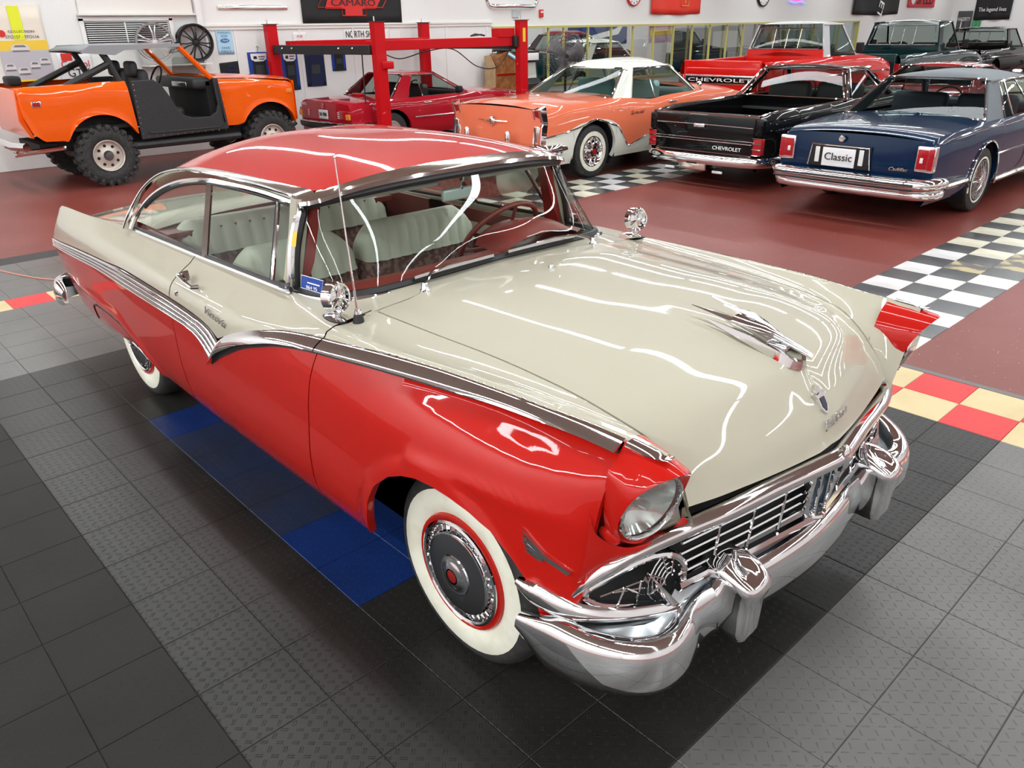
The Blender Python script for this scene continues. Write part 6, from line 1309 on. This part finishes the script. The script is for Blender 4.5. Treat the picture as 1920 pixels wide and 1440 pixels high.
# alloy wheels on the wall shelf
def alloy(y, z, rim, face, label, n=5, x=.24, tiltz=0.0):
    t_ = thing('alloy_wheel', label, 'wheel', (WX+x, y, z), tiltz, 'display wheels on the wall rack')
    B().lathe([(.30, -.18), (.27, -.15), (.26, -.02), (.255, .0), (.27, .02), (.295, .022), (.305, .01), (.30, -.01), (.285, -.05), (.285, -.14), (.30, -.18)], (0, 0, 0), 'x', 40).obj('rim', rim, t_, ang=30)
    for k in range(n):
        for d in (-.13, .13):
            a = 2*PI*k/n+PI/2; B().sweep([(.015, .05*math.cos(a+d*2), .05*math.sin(a+d*2)), (.02, .16*math.cos(a+d*.9), .16*math.sin(a+d*.9)), (.0, .268*math.cos(a+d*1.3), .268*math.sin(a+d*1.3))], [(-.012, -.012), (-.009, .012), (.009, .012), (.012, -.012)], up=(1, 0, 0)).obj('spoke', face, t_, smooth=False)
    B().lathe([(0, .035), (.04, .03), (.06, .01), (.06, -.03)], (0, 0, 0), 'x', 20).obj('hub', face, t_)
    return t_
DKR0 = mat('satin_alloy', (.35, .34, .34), .25, .7); HUBD0 = mat('machined_alloy', (.55, .55, .56), .3, .6)
DKR = mat('dark_alloy', (.02, .02, .022), .25, .6)
alloy(.54, 1.83, DKR0, HUBD0, 'silver-spoked alloy wheel hung left above the windshield of the off-roader', 5, .30, -.25)
alloy(1.27, 1.81, DKR, DKR, 'black multi-spoke alloy wheel hung right of the silver-spoked one', 7, .22, -.10)
sh = thing('wall_rack', 'narrow wire shelf under the two display wheels', 'shelf', (WX, .9, 1.47)); B().box((.20, 0, 0), (.36, 1.1, .02)).obj('shelf', WARM, sh); B().tube([(.02, -.4, -.15), (.34, -.4, -.01)], .01, 5).obj('bracket', CHROME2, sh); B().tube([(.02, .4, -.15), (.34, .4, -.01)], .01, 5).obj('bracket', CHROME2, sh)
# signs and mats
SKY = mat('sign_sky_blue', (.42, .66, .82), .4); SBL = mat('sign_blue', (.03, .16, .42), .4); FAD = mat('sign_faded_blue', (.16, .32, .48), .5)
sg_ = sheet('parking_sign', 1.74, 2.04, 1.60, 2.02, SKY, 'pale blue parking sign with an oval badge, left of the lift', 'sign'); wt_(sg_, 'PARKING', 0, .135, .04, FAD, fit=.24); wt_(sg_, 'FOR', 0, .075, .04, FAD, fit=.12); wt_(sg_, 'FANS', 0, -.12, .04, FAD, fit=.15); wt_(sg_, 'ONLY', 0, -.185, .045, FAD, fit=.19)
B().grid([[(.018+.006*(k < 1), .085*k*math.cos(a), .02+.034*k*math.sin(a)) for a in np.linspace(0, 2*PI, 25)[:-1]] for k in (.02, .5, .99, 1.0)], closev=True).obj('oval_badge', SBL, sg_); wt_(sg_, 'Ford', 0, .006, .03, PRINTW, fit=.10, x=.026, shear=.3)
MATB = noise_mix(mat('mat_black', (.010, .010, .012), .9), (.018, .018, .02), 80); MATBL = mat('mat_blue', (.01, .045, .28), .8); MATN = mat('mat_navy', (.008, .015, .055), .9); MATG = mat('mat_heel_pad', (.03, .035, .035), .7)
m1 = sheet('floor_mat', 1.72, 2.12, 1.20, 1.47, MATB, 'black mat with blue cross-shaped emblem hung below the pale blue sign', 'floor mat', tilt=.03); B().tube([(.02, y*.42*.32, z*.42*.20+.02) for y, z in bow(1, 1, (0, 0))], .006, 4, closed=True).obj('emblem_outline', MATBL, m1, smooth=False); wt_(m1, 'CHEVROLET', .02, -.10, .03, PRINTW, fit=.22)
PK0 = mat('card_maroon', (.25, .03, .08), .5)
def hmat(y0, y1, z0, z1, base, label, edge=None, card=True):
    o = sheet('floor_mat', y0, y1, z0, z1, edge or base, label, 'floor mat', group='floor mats hung on the wall'); w_ = y1-y0; h = z1-z0
    flat(o, 'mat_center', [(-w_*.30, -h/2), (w_*.30, -h/2), (w_*.30, h*.42), (-w_*.30, h*.42)], base, .018); flat(o, 'heel_pad', [(-w_*.2, -h*.12), (w_*.22, -h*.12), (w_*.22, h*.14), (-w_*.2, h*.14)], MATG, .022)
    if card:
        flat(o, 'header_card', [(-w_*.38, h*.46), (-w_*.36, h*.30), (-w_*.2, h*.24), (w_*.2, h*.24), (w_*.36, h*.30), (w_*.38, h*.46)], PRINTW, .024); flat(o, 'card_stripe', [(-w_*.02, h*.355), (w_*.30, h*.355), (w_*.30, h*.385), (-w_*.02, h*.385)], PK0, .028); flat(o, 'card_stripe', [(0, h*.29), (w_*.26, h*.29), (w_*.26, h*.32), (0, h*.32)], SBL, .028); flat(o, 'card_picture', [(-w_*.26, h*.31), (-w_*.08, h*.31), (-w_*.10, h*.39), (-w_*.24, h*.39)], LBLK, .028)
        B().tube([(.02, 0, h*.5), (.02, 0, h*.5+.05), (.02, .03, h*.5+.08), (.02, 0, h*.5+.10), (.02, -.02, h*.5+.08)], .006, 4).obj('hook', LBLK, o)
    return o
hmat(2.28, 2.70, 1.00, 1.62, MATB, 'blue-edged black floor mat with white card left of the far lift post', MATBL); hmat(2.95, 3.30, .92, 1.62, MATB, 'blue-edged black floor mat with white card right of the far lift post', MATBL)
hmat(3.45, 3.88, .96, 1.58, MATN, 'large plain navy floor mat hung under the black crossbeam', MATN, False); hmat(4.05, 4.37, 1.22, 1.58, MATB, 'short black mat with blue lower edge right of the navy one', MATBL, False)
fs = sheet('paper_notice', 3.26, 3.54, 1.72, 1.94, mat('paper', (.80, .78, .78), .6), 'small white paper notice reading FOR SALE in red', 'notice'); PK = mat('print_red', (.70, .12, .14), .5); wt_(fs, 'FOR', 0, .02, .045, PK, fit=.12); wt_(fs, 'SALE', 0, -.07, .045, PK, fit=.15)
lg = sheet('wall_sign', 4.38, 5.50, 1.66, 1.98, mat('sign_board_white', (.78, .78, .76), .5), 'white wall sign reading NORTH SHORE Classics behind the near lift post', 'sign', off=.004); wt_(lg, 'NORTH SHORE', -.08, .01, .125, PRINTK, fit=.86, x=.012); wt_(lg, 'Classics', -.0, -.125, .10, mat('print_gold', (.75, .42, .05), .5), fit=.52, x=.012, shear=.4)
# clocks, flags, neon on the upper wall
def clock(y, z, r, m, label):
    o = thing('wall_clock', label, 'clock', (WX, y, z)); B().lathe([(r, 0), (r*1.02, .06), (r*.93, .08), (r*.90, .06), (r*.90, .05)], (0, 0, 0), 'x', 32).obj('case', m, o); B().lathe([(0, .055), (r*.9, .055)], (0, 0, 0), 'x', 24).obj('dial', PRINTW, o)
    for k in range(12): a = 2*PI*k/12; B().box((.06, r*.75*math.cos(a), r*.75*math.sin(a)), (.006, .03, .03)).obj('hour_mark', PRINTK, o)
    B().tube([(.065, 0, 0), (.065, r*.5*.6, r*.5*.8)], .008, 4).obj('hand', PRINTK, o); B().tube([(.065, 0, 0), (.065, -r*.6, -r*.3)], .006, 4).obj('hand', PRINTK, o)
clock(13.44, 2.73, .30, mat('clock_red', (.55, .03, .03), .3, 0, 1), 'round red-rimmed wall clock at the top edge left of the red flag'); clock(19.95, 2.80, .36, LBLK, 'round black-rimmed wall clock at the top edge right of the red flag')
f1 = sheet('flag', 14.2, 16.5, 2.24, 3.20, ORB, 'orange-red flag with gold shield hung above the yellow window frame', 'flag', wave=.06, ny=24); B().tube([(.09, .18+a, b) for a, b in ((0, -.28), (.34, -.28), (.36, .1), (.0, .1))], .018, 4, closed=True).obj('gold_shield', mat('flag_gold', (.8, .4, .05), .5), f1); wt_(f1, 'T', .35, -.20, .2, mat('flag_gold2', (.8, .45, .2), .5), fit=.16, x=.10)
f2 = sheet('flag', 26.2, 30.1, 2.2, 3.3, BANB, 'black flag with white lettering above the dark green truck', 'flag', wave=.08, ny=24); text('lettering', 'CHEVROLET', .42, PRINTW, f2, (.14, .35, .95), (0, -.28, -1), (0, 1, -.28), .004)
nn = thing('neon_sign', 'pink and blue neon sign at the top edge right of the clocks', 'sign', (WX, 22.1, 2.86)); B().tube([(.06, .45*math.cos(a), .22*math.sin(a)) for a in np.linspace(0, 2*PI, 25)[:-1]], .03, 6, closed=True).obj('neon_ring', mat('neon_pink', (.9, .1, .35), .4, emit=((1, .12, .4), 1.2)), nn); B().tube([(.06, -.5, -.27), (.06, -.2, -.31), (.06, .2, -.27), (.06, .5, -.31)], .03, 6).obj('neon_script', mat('neon_blue', (.2, .25, .9), .4, emit=((.25, .3, 1), 1.2)), nn)
s2 = sheet('shop_sign', 31.0, 33.7, 2.45, 3.1, mat('sign_red', (.70, .03, .05), .4), 'red sign with white lettering at the top edge, end of the wall', 'sign', off=.06); wt_(s2, 'SPEED', .3, -.20, .45, PRINTK, fit=1.7, x=.08); B().lathe([(0, .09), (.2, .09), (.2, .07)], (0, -.95, -.02), 'x', 14).obj('sign_emblem', PRINTW, s2)
def endf(name, x0, x1, z0, z1, m, label, cat, body=None, fit=1, h=.2, tz=0.0):
    P = [[(x0+(x1-x0)*i/12-(x0+x1)/2, -.05-.04*math.sin(i*1.1)*(1-j/6), z0+(z1-z0)*j/6-(z0+z1)/2) for j in range(7)] for i in range(13)]
    o = B().grid(P).obj(name, m, None, solid=.004); o.location = ((x0+x1)/2, Y1, (z0+z1)/2); tag(o, label, cat)
    if body: text('lettering', body, h, PRINTW, o, (0, -.12, tz), (1, 0, 0), (0, 0, 1), .004, fit=fit)
    return o
endf('flag', -12.35, -10.9, 1.93, 3.2, BANB, 'black flag reading The legend lives on the far end wall', 'flag', 'The legend lives', 1.1, .16, -.30); endf('flag', -13.0, -12.4, 1.5, 2.3, mat('flag_grey', (.07, .07, .075), .7), 'small dark grey flag left of the lettered black one', 'flag', 'HAGERTY', .5, .15, 0)
endf('exit_sign', -12.35, -12.0, 1.62, 1.92, mat('exit_green', (.05, .30, .12), .5), 'small green sign under the lettered black flag', 'sign')
box('door_1', (-13.05, Y1-.02, 1.0), (.0+.5, .05, 2.0), PRINTW, smooth=False, kind='structure')
# industrial fan
fan = thing('drum_fan', 'large grey industrial fan standing in front of the glass', 'fan', (-12.45, 9.95, 0), -.55)
FG = mat('fan_wire', (.16, .16, .17), .4, .6); FB = mat('fan_blade', (.22, .21, .21), .4, .6)
B().tube([(0, 0, .02), (0, 0, 1.3)], .03, 8).obj('pole', LBLK, fan); B().lathe([(.28, 0), (.28, .03), (.05, .06), (0, .06)], (0, 0, 0), 'z', 20).obj('base', LBLK, fan)
for k in range(6):
    r = .10+.084*k; B().tube([(.10-.06*(r/.52)**2, r*math.cos(a), 1.32+r*math.sin(a)) for a in np.linspace(0, 2*PI, 33)[:-1]], .007, 4, closed=True).obj('guard_ring', FG, fan)
b_ = B()
for k in range(64): a = 2*PI*k/64; b_.tube([(.11, .05*math.cos(a), 1.32+.05*math.sin(a)), (.09, .35*math.cos(a+.1), 1.32+.35*math.sin(a+.1)), (.03, .52*math.cos(a+.16), 1.32+.52*math.sin(a+.16)), (-.10, .52*math.cos(a+.16), 1.32+.52*math.sin(a+.16))], .005, 4)
b_.obj('guard_wires', FG, fan, kind='stuff', smooth=False)
for k in range(3):
    a = 2*PI*k/3+.4; P = [[(.02*(v*2-1)*1.2, r*math.cos(a+(v-.5)*.95), 1.32+r*math.sin(a+(v-.5)*.95)) for v in np.linspace(0, 1, 6)] for r in np.linspace(.07, .47, 6)]; B().grid(P).obj('blade', FB, fan, solid=.003)
B().lathe([(0, .10), (.05, .09), (.06, 0), (.06, -.22), (0, -.22)], (0, 0, 1.32), 'x', 16).obj('motor', LBLK, fan)
# jukebox and arcade cabinet
WDN = noise_mix(mat('walnut_veneer', (.20, .075, .025), .35, 0, .4), (.28, .12, .045), 7); MPL = noise_mix(mat('light_plywood', (.52, .36, .19), .5), (.45, .30, .15), 9)
jb = thing('jukebox', 'wooden round-topped jukebox against the wall by the right lift post', 'jukebox', (-12.88, 8.35, 0))
arc = lambda y, r, z0, n: [(y+r*math.cos(a), z0+r*math.sin(a)) for a in np.linspace(PI, 0, n)]
def arch3(x, hw, zt): return [(x, -hw, .05), (x, -hw, zt-hw)]+[(x, -hw*math.cos(a), zt-hw+hw*math.sin(a)) for a in np.linspace(0, PI, 13)]+[(x, hw, zt-hw), (x, hw, .05)]
B().prism(arch3(-.28, .38, 1.46), (.42, 0, 0)).obj('cabinet', WDN, jb, bevel=.01)
B().prism([(-.25, -.395, .05), (.12, -.395, .05), (.12, -.395, 1.15), (-.05, -.395, 1.38), (-.25, -.395, 1.38)], (0, .012, 0)).obj('side_panel', MPL, jb, smooth=False)
B().tube([(.15, .34, .1), (.15, .34, 1.1), (.15, .25, 1.30), (.15, 0, 1.42)], .03, 8).obj('light_tube', mat('pale_blue_tube', (.25, .55, .75), .3, emit=((.3, .7, 1), .5)), jb)
box('chrome_band', (.145, 0, .98), (.02, .72, .04), CHROME, jb); box('lid', (-.05, 0, 1.49), (.30, .35, .05), LBLK, jb, bevel=.02)
ar_ = thing('arcade_cabinet', 'black arcade cabinet with a pale screen behind the right lift post', 'arcade machine', (-12.90, 9.05, 0))
B().prism([(-.3, -.28, 0), (.3, -.28, 0), (.3, -.28, .75), (.14, -.28, .85), (.10, -.28, 1.25), (.2, -.28, 1.45), (-.3, -.28, 1.45)], (0, .56, 0)).obj('body', LBLK, ar_, bevel=.01)
B().add([(.15, -.22, .86), (.15, .22, .86), (.11, .22, 1.20), (.11, -.22, 1.20)], [(0, 1, 2, 3)]).obj('screen', mat('pale_screen', (.45, .47, .42), .15, 0, .5), ar_, smooth=False); B().rbox((.18, 0, 1.33), (.06, .48, .16), .01).obj('marquee', mat('marquee_white', (.75, .75, .72), .4), ar_); box('coin_door', (.305, 0, .40), (.01, .26, .36), CHROME2, ar_)
# glass panel pieces hung in the added room
for y0, y1, m, lb in ((9.0, 9.8, 'b', 'white and blue banner on the far wall behind the glass'), (14.8, 16.6, 'c', 'checkered and white racing banner on the far wall behind the glass'), (19.0, 22.5, 'd', 'dark blue and white racing banner on the far wall behind the glass'), (24.0, 27.0, 'e', 'striped red, yellow and blue banner on the far wall behind the glass')):
    o = box('racing_banner', (0, 0, 0), (.02, y1-y0, .9), {'b': mat('bn_b', (.60, .66, .75), .6), 'c': mat('bn_c', (.75, .75, .76), .6), 'd': mat('bn_d', (.02, .05, .16), .6), 'e': mat('bn_e', (.55, .35, .45), .6)}[m], None, smooth=False); o.location = (-20.88, (y0+y1)/2, 1.75); tag(o, lb, 'banner')
    if m == 'c':
        for i in range(8):
            for j in range(3):
                if (i+j) % 2 == 0: box('check', (.014, -.7+.12*i, .1+.12*j), (.004, .12, .12), PRINTK, o, smooth=False)
    if m == 'd': flat(o, 'swoosh', [(-1.5, -.3), (1.0, .1), (1.6, .35), (1.2, -.1), (-1.4, -.42)], PRINTW, .012); flat(o, 'blue_swoosh', [(-1.5, -.1), (.6, .2), (1.4, .42), (.6, .32), (-1.5, .08)], MATBL, .012)
    if m == 'e': flat(o, 'yellow_stripe', [(-1.5, -.2), (1.5, -.1), (1.5, .1), (-1.5, .0)], YLW, .012); flat(o, 'red_stripe', [(-1.5, .1), (1.5, .2), (1.5, .35), (-1.5, .25)], BANR, .012)
# extension cord on the floor at the left
co = B().tube(cr([(-8.9, -5.6, .0), (-8.4, -4.2, .0), (-7.6, -3.75, .0), (-6.9, -3.55, .003), (-6.2, -3.30, .005), (-5.95, -3.1, .005)], 40), .006, 6).obj('extension_cord', mat('cord_pink', (.55, .22, .15), .6)); tag(co, 'thin pale cord lying on the floor left of the tail fin', 'cord')
